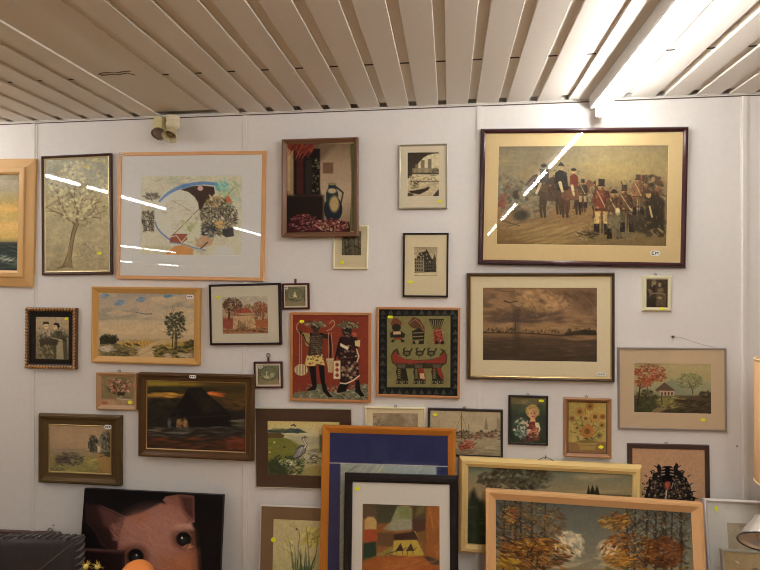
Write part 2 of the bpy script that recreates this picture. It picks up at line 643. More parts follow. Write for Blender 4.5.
    P.A = np.clip(mean + (P.A - mean) * contrast, .02, 1)
    A = P.A @ np.array([.3, .59, .11])
    A = (A[..., None] + (P.A - A[..., None]) * .93) * np.array(tone)
    C = np.clip(own(np.clip(A, 0, 1), mx, my) * gl, 0, .93).reshape(-1, 3)
    idx = np.arange(nx * ny).reshape(ny, nx)
    Q = np.stack([idx[:-1, :-1], idx[1:, :-1], idx[1:, 1:], idx[:-1, 1:]], -1).reshape(-1, 4)
    me = bpy.data.meshes.new('picture')
    me.vertices.add(len(V))
    me.vertices.foreach_set('co', V.astype(np.float32).ravel())
    me.loops.add(Q.size)
    me.loops.foreach_set('vertex_index', Q.astype(np.int32).ravel())
    me.polygons.add(len(Q))
    me.polygons.foreach_set('loop_start', np.arange(0, Q.size, 4, dtype=np.int32))
    me.update(calc_edges=True)
    at = me.color_attributes.new('paint', 'FLOAT_COLOR', 'POINT')
    at.data.foreach_set('color', np.concatenate([C, np.ones((len(C), 1))], 1).astype(np.float32).ravel())
    link('picture', me, paint_mat(rough, bump, .12), root)
    if backing and pr != 'board':
        bm = bmesh.new()
        box(bm, -w / 2 + e * .5, w / 2 - e * .5, -.003, -.0005, e * .5, h - e * .5)
        obj('backing_board', bm, mat('backing_card', (.35, .25, .16), .9), root)
    ys = yp
    if glass:
        yg = -rec - .0025
        bm = bmesh.new()
        bm.faces.new([bm.verts.new(q) for q in ((-w / 2 + e - .0005, yg, e - .0005), (w / 2 - e + .0005, yg, e - .0005),
                                                (w / 2 - e + .0005, yg, h - e + .0005), (-w / 2 + e - .0005, yg, h - e + .0005))])
        obj('glass_pane', bm, glass_mat(), root)
        ys = yg
    elif mat_c is not None:
        ys = -rec
    for st in stickers:
        sx, sy, sw, sh, col = st[:5]
        X0, Z0 = loc(sx, sy)
        on = ys if (abs(X0) < w / 2 - e and e < Z0 < h - e) else -t
        sw, sh = sw * sc / 2, sh * sc / 2
        bm = bmesh.new()
        r2 = random.Random(sx)
        vs = []
        for k in range(14):
            an = 2 * math.pi * k / 14
            ca, sa = math.cos(an), math.sin(an)
            q = 1 / max(abs(ca), abs(sa)) if col is WHITE or len(st) > 5 and st[5] == 'r' else 1.1 + r2.uniform(-.12, .12)
            q = min(q, 1.25)
            vs.append(bm.verts.new((X0 + ca * q * sw, on - .0008, Z0 + sa * q * sh)))
        bm.faces.new(vs)
        bm.faces.new([bm.verts.new((v.co.x, on - .0001, v.co.z)) for v in vs][::-1])
        nn = len(vs)
        bm.verts.ensure_lookup_table()
        for k in range(nn):
            bm.faces.new((bm.verts[k], bm.verts[(k + 1) % nn], bm.verts[nn + (k + 1) % nn], bm.verts[nn + k]))
        o = obj('price_sticker', bm, mat(col[0], col[1], .6), root)
        o['label'] = ('yellow' if col is YELLOW else 'white') + ' price sticker'
        if col is WHITE:                    # pen marks of the price, too small to read
            bm = bmesh.new()
            txt = st[5] if len(st) > 5 else None
            strokes = {'E': [(0, 0, 0, 1), (0, 1, .8, 1), (0, .5, .6, .5), (0, 0, .8, 0)],
                       'M': [(0, 0, 0, 1), (0, 1, .4, .4), (.4, .4, .8, 1), (.8, 1, .8, 0)],
                       '-': [(0, .2, .25, .9), (.25, .9, .4, .3), (.55, .2, .6, .9)]}
            chars = txt or '---'
            cw = 2 * sw * .8 / len(chars)
            for ci, ch in enumerate(chars):
                for (ax, az, bx, bz) in strokes[ch]:
                    f = lambda u_, v_: Vector((X0 - sw * .8 + cw * (ci + .1 + u_ * .85), on - .0009, Z0 + sh * (v_ - .5) * 1.1))
                    a_, b_ = f(ax, az), f(bx, bz)
                    d_ = (b_ - a_).normalized()
                    p_ = Vector((d_.z, 0, -d_.x)) * sh * .13
                    bm.faces.new([bm.verts.new(k_) for k_ in (a_ - p_, b_ - p_, b_ + p_, a_ + p_)])
            obj('price_writing', bm, mat('pen_ink', (.03, .03, .05), .6), o)
    if hanger:
        kind, hx_ = hanger[0], hanger[1]
        X0, _ = loc(hx_, px[0][1])
        if kind == 'ring':
            bm = bmesh.new()
            r = hanger[2] * sc if len(hanger) > 2 else 2.0 * sc
            tube(bm, [(X0 + r * math.cos(k * math.pi / 6), -t * .35, h + r * .7 + r * math.sin(k * math.pi / 6)) for k in range(12)], r * .3, 6, closed=True)
            box(bm, X0 - r * .5, X0 + r * .5, -t * .35 - .001, -t * .35 + .001, h - .002, h + r * .4)
            obj('hanging_ring', bm, mat('ring_metal', (.25, .22, .18), .35, .9), root)
        elif kind == 'tab':
            bm = bmesh.new()
            Lh = hanger[2] * sc
            box(bm, X0 - 1.1 * sc, X0 + 1.1 * sc, -t * .6, -t * .6 + .002, h - .004, h + Lh, .0005)
            obj('hanging_strap', bm, mat('strap_dark', own('3a1a1a', mx, my), .7), root)
            if len(hanger) > 3:
                bm = bmesh.new()
                r = 1.9 * sc
                tube(bm, [(X0 + r * math.cos(k * math.pi / 6), -t * .5, h + Lh + r * .6 + r * math.sin(k * math.pi / 6)) for k in range(12)], r * .25, 6, closed=True)
                obj('hanging_ring', bm, mat('ring_metal', (.25, .22, .18), .35, .9), root)
        elif kind == 'wire':
            bm = bmesh.new()
            a = hanger[2] * sc
            tube(bm, [(X0 - a, -t * .3, h - .002), (X0 - a * .5, -t * .3, h + 2.2 * sc), (X0, -t * .3, h + 3.4 * sc), (X0 + a * .5, -t * .3, h + 2.2 * sc), (X0 + a, -t * .3, h - .002)], .5 * sc, 6)
            tube(bm, [(X0, -t * .35, h + 5.2 * sc), (X0, -t * .35, h + 1.6 * sc)], .7 * sc, 6)
            obj('hanging_wire', bm, mat('ring_metal', (.25, .22, .18), .35, .9), root)
    return G


# ---- what each sheet shows (coordinates follow the crops they were read from)
def sea(s):
    s.g((80, 'a49d8e'), (150, '9c947e'), (190, 'a08f62'), (230, 'b8995a'), (262, 'ab965e'), (300, 'c4a468'), (345, 'b49a5c'), (358, '8a7c56'), (364, '41453c'), (400, '343a34'), (440, '4a5148'), (490, '394036'))
    s.nc(160, 40, '8e836c', .5, .7, .7, 90, 250)
    s.nc(120, 26, 'c9a865', .5, .75, .6, 200, 350)
    s.d(-200, 370, 72, 488, 90, 60, 6, 4, 14, ['232a28', '565e54', '2c3330'], .6, False)
    s.d(-200, 405, 72, 460, 50, 34, 5, -10, 25, ['9ba095', '7f877c', 'b3b5a8'], .7, False)


def blossom(s):
    s.g((157, '9a9789'), (185, '9d9886'), (200, 'a59a7c'), (240, 'a4977a'), (272, '95876b'))
    s.n(14, .1)
    s.n(3, .08)
    s.l([44, 208, 58, 199, 72, 190, 86, 184], 2.2, '877a5e', .6)
    s.l([44, 212, 60, 203, 74, 195], 1.4, '85775c', .5)
    c = '75624a'
    s.d(70, 240, 106, 268, 120, 3, .8, 10, 60, ['82765e', '8a7d64', '7d7360'], .5)
    s.p([56, 268.5, 62, 264.5, 66, 256, 68.3, 245, 70.3, 234, 72.6, 226, 75.6, 221, 78, 223, 74.2, 233, 72, 245, 70.2, 257, 69.6, 264, 72.5, 268.5, 66, 267.5], '7d6b50', .85)
    s.l([62, 265, 66.5, 255, 68.6, 244, 70.6, 233, 73, 225], .9, '4f4030', .85)
    s.l([71, 267, 70, 258, 71.8, 245, 74, 233, 78, 223], .8, '564634', .8)
    s.l([56, 268.5, 64, 266], 1.2, '4f4030', .7)
    s.l([66, 262, 67.5, 250, 70, 240], .6, 'a3916f', .7)
    s.l([57, 268, 63, 262, 68, 248], .7, '9c8c6c', .6)
    s.l([74, 224, 67, 219, 60, 214, 53, 211, 48, 211], (2.6, .8), c, .9)
    s.l([67, 219, 62, 209, 59, 203], (1.6, .6), c, .8)
    s.l([76, 221, 77, 211, 74, 202, 71, 196], (2.6, .7), c, .9)
    s.l([76, 213, 82, 205, 84, 197, 90, 192], (1.9, .6), c, .85)
    s.l([77, 222, 85, 218, 93, 217, 99, 218], (2.2, .8), c, .85)
    s.l([85, 218, 92, 212, 95, 205, 90, 199], (1.6, .6), c, .8)
    s.l([95, 207, 99, 214, 100, 221], (1.0, .5), c, .7)
    s.l([80, 224, 84, 226, 87, 222, 84, 219], .9, c, .7)
    for q in ((52, 211, 150), (60, 205, 110), (66, 214, 120), (72, 200, 100), (84, 200, 60), (90, 203, 70), (80, 208, 80), (95, 214, 20), (74, 208, 110), (88, 210, 50)):
        s.branch(q[0], q[1], q[2], 8, 1.1, c, 2, .75, 40)
    s.d(46, 160, 106, 224, 130, 3.6, 3, 0, 90, ['c2b896', 'cabfa2', 'b8ad8c', 'a89c7a'], .85)
    s.d(46, 162, 106, 226, 110, 1.8, 1.2, 0, 90, ['77664c', '8a7a5c', '6a5a44'], .7)
    s.d(60, 204, 92, 222, 45, 2.4, 1.8, 0, 90, ['c0b590', 'b0a47c'], .75)
    s.d(80, 156, 106, 170, 16, 5, 2.4, -20, 40, ['b7ab72', 'a7a486', 'bfb48c'], .7)


def collage(s):
    s.f('b7b09d')
    s.n(60, .05)
    s.nc(70, 60, 'a3a690', .5, .75, .6, 65, 180)
    s.d(130, 70, 420, 110, 30, 40, 6, -20, 30, ['a09c88', '8f9a80', '9b9480'], .5)
    s.d(480, 80, 620, 240, 60, 44, 12, 50, 30, ['8fae98', 'a9bda0', '7fa598', 'b5b48e', '93a06c'], .55)
    s.e(262, 275, 122, 140, 'c3baa9', .95, 3)
    s.d(180, 200, 370, 380, 60, 22, 2.5, -30, 50, ['a59c88', '7d7464', '8b8474'], .65)
    s.d(200, 130, 420, 420, 50, 40, 3, 60, 60, ['8f8878', 'a09680'], .35)
    s.l([235, 200, 300, 235, 345, 265], 2.5, '7a7263', .8)
    s.p([285, 140, 350, 120, 410, 116, 475, 123, 482, 160, 452, 190, 422, 218, 405, 255, 390, 252, 385, 212, 365, 180, 330, 152], '46362f')
    s.l([165, 206, 190, 180, 218, 158, 250, 140, 282, 126, 320, 115], (12, 24), '5f7ea9', .9)
    s.l([300, 122, 350, 108, 420, 101, 490, 108, 505, 125], (20, 16), '587aa6', .9)
    s.e(398, 132, 16, 14, 'b79a92')
    s.d(480, 95, 560, 150, 26, 36, 9, 30, 30, ['6fa291', '86b59c', '5d93a0'], .7)
    s.l([140, 325, 150, 355, 172, 383, 215, 420, 235, 432], (8, 10), '6279a8', .9)
    s.l([225, 440, 290, 448, 350, 468, 425, 486], (11, 9), '6b84a6', .85)
    s.l([140, 240, 134, 280, 136, 325], 4, '8d97a2', .7)
    s.d(395, 185, 612, 405, 800, 20, 5, 30, 85, ['463e35', '2e2924', '6f6450', '2a2622', '93876c', '5d5344', 'ab9f84', '5c6252', '3a332c'], .85)
    s.d(430, 175, 530, 240, 50, 30, 9, 20, 60, ['b79a5c', '8a744c', 'c2b49a', '61523f'], .7)
    s.d(400, 330, 500, 420, 60, 40, 6, 10, 70, ['2c2b2a', '484744', '908a7a', '3b4048'], .8)
    s.p([525, 365, 585, 357, 590, 405, 545, 412, 525, 398], '3f3c3d', .9)
    s.d(485, 320, 540, 360, 18, 24, 12, 0, 40, ['c19a5a', 'b88a50'], .6)
    s.p([540, 190, 560, 172, 580, 208, 548, 212], 'b0603c', .9)
    s.l([530, 195, 592, 125], 3, '6d5a48', .8)
    s.d(66, 262, 132, 375, 190, 16, 5, 70, 60, ['463e36', '6d6456', '332d27', '958b78', '4a4238'], .85, False)
    s.d(75, 158, 165, 195, 70, 18, 4, 10, 60, ['4e463c', '3d362e', 'a59c88'], .8)
    s.l([385, 255, 330, 310, 270, 370, 225, 412], 4, '5c5346', .9)
    s.d(290, 290, 400, 400, 44, 32, 16, 40, 30, ['a9a578', 'c0b896', '95986a', 'b9b4a0', '7f8764'], .7)
    s.p([330, 400, 400, 290, 400, 400, 350, 430], 'bab7a4', .7)
    s.p([222, 420, 250, 392, 325, 392, 322, 425, 290, 446, 228, 440], '8a5040', .95)
    s.l([225, 410, 262, 402, 290, 440, 325, 400], 5, 'c9b8a8', .9)
    s.p([205, 500, 250, 462, 310, 452, 362, 480, 357, 512, 190, 512], 'b7834f', .95)
    s.b(70, 460, 230, 480, 'a99c7c', .5, 8)
    s.p([372, 425, 430, 400, 470, 425, 465, 455, 410, 470, 372, 465], 'b08c6f', .9)
    s.l([400, 475, 440, 440], 7, '403830', .9)
    s.p([470, 512, 490, 470, 540, 455, 575, 480, 595, 512], 'c6c2b1', .9)
    s.d(320, 420, 420, 515, 30, 26, 6, 30, 60, ['7f9478', '9a7f66', 'b5ae98'], .6)


def cloth_room(s):                          # plain stand-in: a jug on a patterned cloth before a beige wall
    s.g((60, '2c2019'), (230, '4e3b2c'), (262, '7e6a54'), (420, '8f7c65'), x=True)
    s.gr([240, 42, 425, 42, 425, 470, 330, 470, 250, 330, 210, 140], (42, '6b5743'), (150, '8a765f'), (330, '9b8872'), (470, '7a6650'))
    s.p([180, 42, 330, 42, 250, 130, 215, 140], '5d4a38', .8, 14)
    s.b(60, 42, 100, 330, '8f7858', .9, 6)
    s.b(60, 42, 76, 300, 'a58d6a', .8, 4)
    s.b(96, 70, 240, 320, '1c1512', .96, 4)
    for y in (120, 185, 250):
        s.l([106, y, 232, y + 4], 3, '3a3028', .7)
    s.b(112, 130, 150, 318, '47201c', .8, 5)
    s.b(160, 130, 196, 318, '2c2622', .9, 5)
    s.d(198, 130, 236, 310, 26, 14, 10, 60, 50, ['6d6a44', '8a8470', '54523c'], .7, False)
    s.p([62, 44, 210, 44, 200, 84, 176, 120, 150, 96, 128, 112, 108, 78, 80, 84, 62, 66], '6a2c1e', .95, 3)
    s.d(66, 46, 205, 115, 70, 40, 6, -58, 16, ['7f3826', '90452e', '4a2018', '35181a'], .8)
    s.b(60, 325, 260, 470, '241a15', .95, 10)
    s.p([405, 42, 425, 42, 425, 520, 400, 520, 412, 300], '4a4a2c', .95)
    s.l([416, 60, 411, 300, 410, 520], 4, '6d6a40', .7)
    s.b(255, 145, 312, 205, '59402e', .8, 4)
    # jug
    s.e(312, 400, 50, 72, '20242a', 1)
    s.e(306, 330, 34, 60, '28302f', 1)
    s.b(286, 262, 326, 310, '23292c')
    s.e(306, 262, 24, 8, '7a6c4c')
    s.e(318, 372, 26, 44, 'a88f5e', .9, 6)
    s.e(306, 300, 24, 14, 'b09a78', .9, 4)
    s.l([330, 280, 366, 310, 354, 372], (10, 7), '2a2d2c')
    # cloth
    s.p([60, 480, 110, 430, 170, 425, 230, 455, 320, 460, 400, 470, 405, 525, 60, 525], '3c1a1c')
    s.d(70, 430, 240, 520, 260, 15, 5, -20, 60, ['6c2a2c', '7d3a3c', '241214', '9a8070', '4a1c22', '2a1618'], .9)
    s.d(210, 450, 400, 520, 240, 14, 5, 15, 60, ['a98b6c', '7f3a34', '4a2a28', 'b09878', '6b2c2c', '2f1c1a'], .9)


def grove(s):
    s.g((390, '6d6856'), (478, '5a5240'))
    s.d(272, 392, 345, 440, 60, 12, 5, 60, 50, ['4a4838', '807a64', '39362a'], .8, False)
    s.d(272, 440, 345, 478, 60, 12, 5, 10, 50, ['38342a', '6c654e', '2a261e'], .8, False)
    for x in (282, 296, 318, 333):
        s.l([x, 395, x + 4, 470], 4, '3a362a', .7)


def arch(s):
    s.g((97, 'beb196'), (260, 'c0b398'), (455, 'a89a7e'))
    s.p([100, 97, 358, 97, 358, 104, 310, 108, 270, 118, 230, 140, 190, 185, 155, 245, 130, 300, 100, 310], '40372c')
    s.n(9, .14)
    for x0, x1, y in ((165, 188, 195), (210, 240, 160), (268, 296, 150)):
        s.b(x0, y, x1, 268, '7c705c')
        for k in range(5):
            s.l([x0 + 3 + k * (x1 - x0) / 5, y + 4, x0 + 3 + k * (x1 - x0) / 5, 265], 2, '574c3e', .7)
    s.b(140, 225, 345, 270, '84775f', .8)
    s.d(300, 225, 358, 270, 40, 16, 9, 0, 60, ['4a4234', '6f654f'], .85)
    s.b(130, 262, 358, 276, '4a4236')
    s.d(115, 280, 358, 335, 110, 14, 6, 0, 50, ['6f6450', 'a4977c', '544a3a', 'b7aa8c'], .85, False)
    s.b(125, 330, 358, 338, '5f5544')
    s.d(120, 320, 200, 400, 60, 16, 10, 30, 60, ['4a4032', '6d624e', '988b72'], .85)
    s.d(200, 335, 358, 400, 70, 22, 4, 0, 12, ['94876c', 'b7ab90', '7b6f5a'], .7, False)
    s.p([108, 412, 170, 405, 285, 376, 270, 405, 200, 440, 130, 430], '352c23')
    s.p([115, 425, 160, 445, 130, 455, 102, 455, 102, 430], '4a4034')
    s.l([140, 408, 250, 388], 4, 'a4977c')
    s.p([305, 455, 358, 395, 358, 455], '41382c')
    s.p([290, 455, 345, 350, 358, 350, 358, 392, 305, 455], 'b4a88e', .8)


def gables(s):
    s.g((150, '8b7d64'), (240, 'a4967a'), (382, 'a99c7f'))
    s.d(128, 152, 308, 215, 60, 26, 6, -30, 20, ['9d8f74', '796c56'], .6, False)
    s.p([145, 245, 165, 195, 215, 185, 226, 165, 262, 235, 300, 270, 300, 345, 205, 348, 140, 330], '35302a')
    s.p([132, 240, 205, 238, 207, 350, 132, 352], '8a7d66')
    s.n(8, .16)
    for y in (248, 275, 302, 330):
        for x in (140, 156, 172, 190):
            s.b(x - 5, y - 8, x + 5, y + 9, '2c2620')
        s.l([132, y + 14, 205, y + 14], 2, '4a4236')
    for x, y in ((165, 215), (185, 205), (200, 222), (180, 228), (226, 210), (232, 240), (250, 265)):
        s.b(x - 5, y - 5, x + 5, y + 5, 'a39679')
    for y in (275, 300, 325):
        for x in (222, 240, 258, 276):
            s.b(x - 4, y - 7, x + 4, y + 7, '5d5344')
    s.p([276, 240, 290, 205, 300, 240, 302, 330, 276, 330], '453e34')
    s.b(128, 350, 308, 376, 'b3a686')
    s.l([128, 352, 308, 346], 3, '4c4336')
    s.l([128, 378, 308, 380], 4, '50473a')


def battle(s):
    s.g((97, '74685a'), (150, '84765f'), (200, '8c7b5e'), (238, '7d6d55'), (262, '7d6b52'), (300, '84694c'), (360, '7d6446'), (432, '70583c'))
    s.p([90, 97, 330, 97, 230, 250, 90, 250], '7a7064', .5, 40)
    s.p([400, 105, 660, 97, 660, 200, 420, 225], '9a8860', .5, 40)
    s.nc(120, 26, '9c875f', .52, .75, .5, 110, 225)
    s.d(440, 130, 520, 145, 8, 60, 5, -5, 8, ['8f8068'], .5)
    # far crowd and smoke
    s.nc(40, 26, '6d675a', .42, .6, .75, 205, 300, 90, 290)
    s.d(92, 215, 280, 345, 260, 18, 9, 0, 60, ['5f5a50', '7d7567', '4a463e', '8a8272', '6a6658'], .6)
    s.d(95, 190, 170, 260, 50, 16, 9, 20, 60, ['6f6a5f', '8a8375', '5b564c'], .55)
    s.d(92, 225, 190, 330, 20, 10, 10, 0, 60, ['6d3b32', '39342e'], .7)
    s.e(108, 285, 10, 22, '7c4038', .8, 5)
    s.e(152, 262, 9, 15, '3f3b36', .8)
    s.b(290, 245, 420, 300, '776d58', .55, 14)
    s.d(330, 235, 430, 300, 80, 14, 7, 0, 60, ['5f5848', '8a7f68', '4a4438'], .55)
    # paths
    s.d(120, 340, 440, 425, 70, 120, 7, -14, 10, ['a38a64', '7c6648', '98805c', '6f5b42'], .45, False)
    s.p([400, 400, 480, 370, 655, 370, 655, 432, 330, 432], '6f6248', .55, 18)
    s.e(170, 330, 26, 18, '3a352e', .85, 6)
    s.l([100, 345, 165, 365], 4, '4d4334', .8)
    s.l([120, 370, 175, 352], 3, '4d4334', .7)
    # mounted group
    s.horse(282, 335, 128, '4d3c30', '43342a', -1)
    s.horse(330, 325, 112, '49382d', '3e3027', -1)
    s.horse(350, 318, 96, '6a4a38', '523a2c', 1)
    s.p([225, 235, 262, 225, 258, 255, 232, 250], '5a4a3c', .9)
    s.e(246, 165, 10, 6, '3a342e')
    s.p([232, 175, 262, 178, 264, 225, 236, 222], '403c38', .9)
    s.l([235, 225, 222, 255], 9, 'a89c84')
    s.p([284, 188, 300, 178, 322, 188, 328, 245, 292, 250, 280, 215], '2b2a29')
    s.e(303, 172, 7, 8, 'a68a6c')
    s.p([292, 165, 303, 152, 316, 166], '2a2826')
    s.l([300, 222, 308, 250], (12, 8), 'b0a284')
    s.p([333, 200, 346, 190, 360, 202, 360, 235, 334, 235], '6a3428')
    s.e(345, 184, 6, 7, 'a98a6a')
    s.e(345, 178, 9, 5, '332c28')
    s.l([340, 232, 346, 262], (10, 7), 'b5a88c')
    s.man(376, 305, 92, '4b4038', '9a8a6c', '2c2824')
    # foot soldiers
    s.man(415, 290, 70, '6a5a44', '85785c', '3a342c')
    s.d(540, 195, 650, 330, 230, 22, 11, 20, 70, ['4e4236', '6f5c48', '382f28', '7d4436', '8f7a5c', '5a4c3e'], .75)
    s.d(560, 330, 655, 400, 70, 30, 10, 10, 60, ['3e342a', '5c4e3c', '2e2822'], .75)
    s.man(438, 395, 178, '6e3a2c', 'b39a6c', '342c28')
    s.l([418, 215, 412, 330], 3.5, '4a3c30')
    s.l([409, 300, 414, 335], 6, '4a3226')
    s.man(480, 408, 165, '54402f', '6f5f4c', '2e2824', shako=False)
    s.l([455, 300, 505, 262], 4, '3a2c22')
    s.e(492, 318, 8, 14, 'c0b496')
    s.p([452, 330, 510, 320, 545, 400, 480, 405], '6c6450', .75, 6)
    s.man(522, 385, 150, '5c4334', '574c3c', '3a3028', lean=-6)
    s.l([503, 218, 530, 280], 4, '5a3a2c')
    s.p([540, 255, 572, 250, 576, 295, 545, 300], 'b08a54')
    s.l([542, 275, 574, 272], 4, '7c4a34')
    s.e(552, 312, 18, 10, 'b3a27e', .9)
    s.p([520, 320, 580, 310, 590, 390, 540, 385], '3b342c', .8, 5)
    s.man(560, 330, 130, '7d5a44', '5c4c3c', '4a3e34')
    s.p([580, 260, 620, 250, 648, 290, 645, 385, 590, 380], '352d26', .92, 5)
    s.e(594, 262, 9, 11, 'a4835f')
    s.e(592, 252, 12, 6, '4a3a30')
    s.l([598, 300, 606, 335], 6, 'b7a684')
    s.e(576, 188, 7, 8, '95775a')
    s.l([570, 250, 588, 195], 4, '5c4a3a')
    s.e(610, 210, 7, 8, '8e7258')
    s.d(355, 375, 425, 410, 30, 20, 5, 20, 50, ['a59878', '4b4031', '6d5d46', '302a22'], .8)
    s.d(600, 375, 645, 400, 14, 22, 9, 20, 30, ['30281f', '97845f'], .8)
    s.d(380, 215, 655, 410, 420, 9, 3, 60, 70, ['3a3028', '8a7656', '54463a', 'a3906c', '2e2620', '6a4034'], .5)
    s.d(225, 160, 395, 340, 200, 9, 3, 60, 70, ['3a3028', '7d6a50', '54463a', '2e2620'], .45)
    s.n(12, .06)


def dusk_marsh(s):
    s.g((103, '7c5f46'), (180, '8c6d50'), (250, '7d6248'), (285, '866a4c'), (308, '84684a'), (318, '7a5c40'), (345, '4f3f31'), (445, '43362c'))
    s.nc(150, 60, '9c7c5a', .48, .7, .8, 110, 290, 250, 520)
    s.nc(90, 40, '5a4637', .5, .68, .8, 120, 290)
    s.p([110, 245, 300, 232, 470, 205, 480, 222, 350, 250, 280, 285, 180, 280], '50403a', .7, 12)
    s.p([430, 120, 625, 108, 625, 260, 560, 220, 470, 150], '5c4838', .65, 24)
    s.p([395, 165, 430, 140, 480, 150, 490, 190, 430, 205], '94745a', .6, 12)
    s.d(480, 230, 620, 262, 20, 50, 12, -5, 12, ['917254', '876a4e'], .5)
    s.d(260, 120, 440, 230, 40, 40, 8, 60, 40, ['967857', '84684c'], .4)
    s.b(110, 268, 625, 300, '8f7050', .5, 8)
    s.d(255, 115, 470, 215, 60, 34, 16, 20, 40, ['a4835e', '967450', 'b08e68'], .55)
    s.d(410, 110, 625, 200, 60, 40, 12, 35, 30, ['54402f', '60493a', '6a5240'], .55)
    s.d(400, 140, 490, 205, 30, 26, 13, 0, 50, ['a68560', 'b08f6a', '8a6a4c'], .6)
    s.d(120, 215, 480, 262, 60, 46, 9, -12, 14, ['4c3c34', '594639', '63503f'], .55)
    s.d(115, 262, 625, 300, 40, 60, 7, 0, 6, ['a58460', '8f7050'], .5, False)
    s.l([106, 310, 300, 312, 450, 322, 628, 318], 5, '2a221a', .9)
    s.d(110, 290, 250, 308, 34, 10, 8, 90, 20, ['3a2f26', '2c241d'], .8, False)
    s.d(270, 298, 470, 312, 30, 10, 6, 90, 20, ['4a3a2c', '3a2e24'], .75, False)
    s.p([480, 312, 560, 296, 625, 300, 628, 320, 480, 320], '352b22', .9)
    s.d(490, 290, 625, 312, 34, 10, 9, 90, 20, ['2f261e', '43362a'], .8, False)
    s.d(106, 325, 628, 440, 190, 50, 6, 0, 8, ['5c4a3a', '3a2f27', '6a5542', '41352b'], .45, False)
    s.d(480, 320, 620, 345, 20, 60, 7, 0, 5, ['8f6f4e', '7e6146'], .5)
    s.b(245, 200, 275, 440, '3f332a', .5, 8)
    s.l([160, 112, 210, 122, 255, 120], 4, '4a3a2c', .7)
    s.l([204, 165, 230, 172, 262, 166], (7, 3), '33281f', .9)
    s.l([166, 198, 176, 206, 184, 200], 3, '3a2e24', .9)
    s.l([265, 130, 274, 138, 284, 132], 2.5, '3a2e24', .9)
    s.l([255, 262, 255, 310], 3, '352a22', .8)


def two_figures(s):
    s.g((98, '3f342a'), (420, '32271f'))
    s.n(40, .2)
    s.p([150, 420, 155, 220, 200, 170, 240, 180, 245, 420], '2c221b')
    s.e(225, 140, 26, 30, '7a6a56')
    s.e(222, 118, 28, 16, '5c4e40', .8)
    s.e(205, 175, 12, 22, '85745e', .7)
    s.p([150, 210, 190, 220, 225, 270, 180, 300], '6e5f4e', .8, 6)
    s.p([250, 420, 255, 250, 285, 195, 330, 200, 355, 300, 360, 420], '4a3d31')
    s.e(290, 168, 20, 26, '78674f')
    s.p([265, 215, 325, 205, 330, 245, 270, 250], '6a5b49', .8, 5)
    s.l([220, 268, 290, 262, 350, 280], 14, '75664f', .9)
    s.e(290, 320, 26, 18, '8a7a64', .8, 5)
    s.d(230, 290, 360, 410, 40, 26, 8, 40, 40, ['5c4e40', '3a2e25', '6f604e'], .6, False)
    s.d(150, 230, 230, 330, 24, 22, 7, 60, 40, ['5a4c3e', '3a2e26'], .6, False)


def flame_tree(s):
    s.g((140, 'a19470'), (220, '9a9068'), (300, '8c8a70'), (330, '7c7458'), (345, '5d5640'), (445, '332c1f'))
    s.b(115, 140, 330, 260, 'a4946c', .4, 30)
    s.p([260, 290, 345, 232, 400, 270, 480, 320, 480, 335, 260, 330], '717a6c', .75, 8)
    s.p([400, 300, 520, 255, 582, 260, 582, 330, 400, 330], '83856c', .5, 12)
    s.d(115, 300, 260, 435, 300, 15, 7, 0, 60, ['3a3824', '2c2a1c', '50502f', '45412a'], .8)
    s.b(360, 335, 582, 365, '4f3f30', .8, 6)
    s.d(250, 340, 440, 410, 120, 24, 7, -10, 30, ['8f8848', '7a743c', '6a6238', 'a09858'], .7)
    s.d(380, 360, 582, 440, 120, 40, 8, -5, 15, ['2c2418', '40382a', '57503a', '231c14'], .7, False)
    s.d(500, 310, 582, 350, 40, 20, 12, 0, 50, ['2f2e20', '45422c'], .85)
    s.p([180, 445, 260, 405, 330, 410, 250, 445], '8a7656', .8, 4)
    s.p([245, 300, 300, 255, 360, 300, 372, 308, 250, 310], '5c4a3a')
    s.p([268, 305, 362, 308, 358, 336, 275, 335], 'a8937a')
    for x in (285, 305, 325, 345):
        s.b(x - 5, 314, x + 5, 334, '4c3c30')
    s.l([135, 400, 146, 340, 152, 280, 170, 235], (10, 4), '33241a')
    s.l([150, 300, 200, 250, 240, 215], (5, 2), '3f2c20')
    s.l([190, 340, 200, 280, 215, 240], (5, 2), '3f2c20')
    s.d(116, 145, 310, 245, 330, 13, 6, 10, 45, ['9a4a32', '7f3826', 'b06246', '8a4c34', '5c3226', '8a7a5c'], .85)
    s.d(116, 225, 235, 285, 150, 12, 6, 10, 45, ['9a4a30', 'a8583c', '7a3626', '5f3a28'], .85)
    s.d(200, 210, 315, 250, 80, 12, 6, 10, 45, ['a8553a', '84402c', '6a3a2a'], .85)
    s.d(120, 140, 280, 165, 30, 16, 6, 0, 30, ['6f6844', '857c54'], .7)
    s.l([470, 322, 465, 290, 450, 262], (6, 3), '3a3022')
    s.branch(468, 300, 60, 34, 4, '3f3626', 2)
    s.branch(466, 295, 125, 30, 4, '3f3626', 2)
    s.d(370, 200, 530, 300, 300, 13, 5.5, 5, 35, ['5f6444', '737752', '4c5238', '868a62'], .8)
    s.l([280, 340, 286, 385], 6, '3a3020')
    s.d(115, 400, 240, 445, 60, 26, 10, 0, 40, ['2c2c1c', '3f4026', '4a4a30'], .8, False)


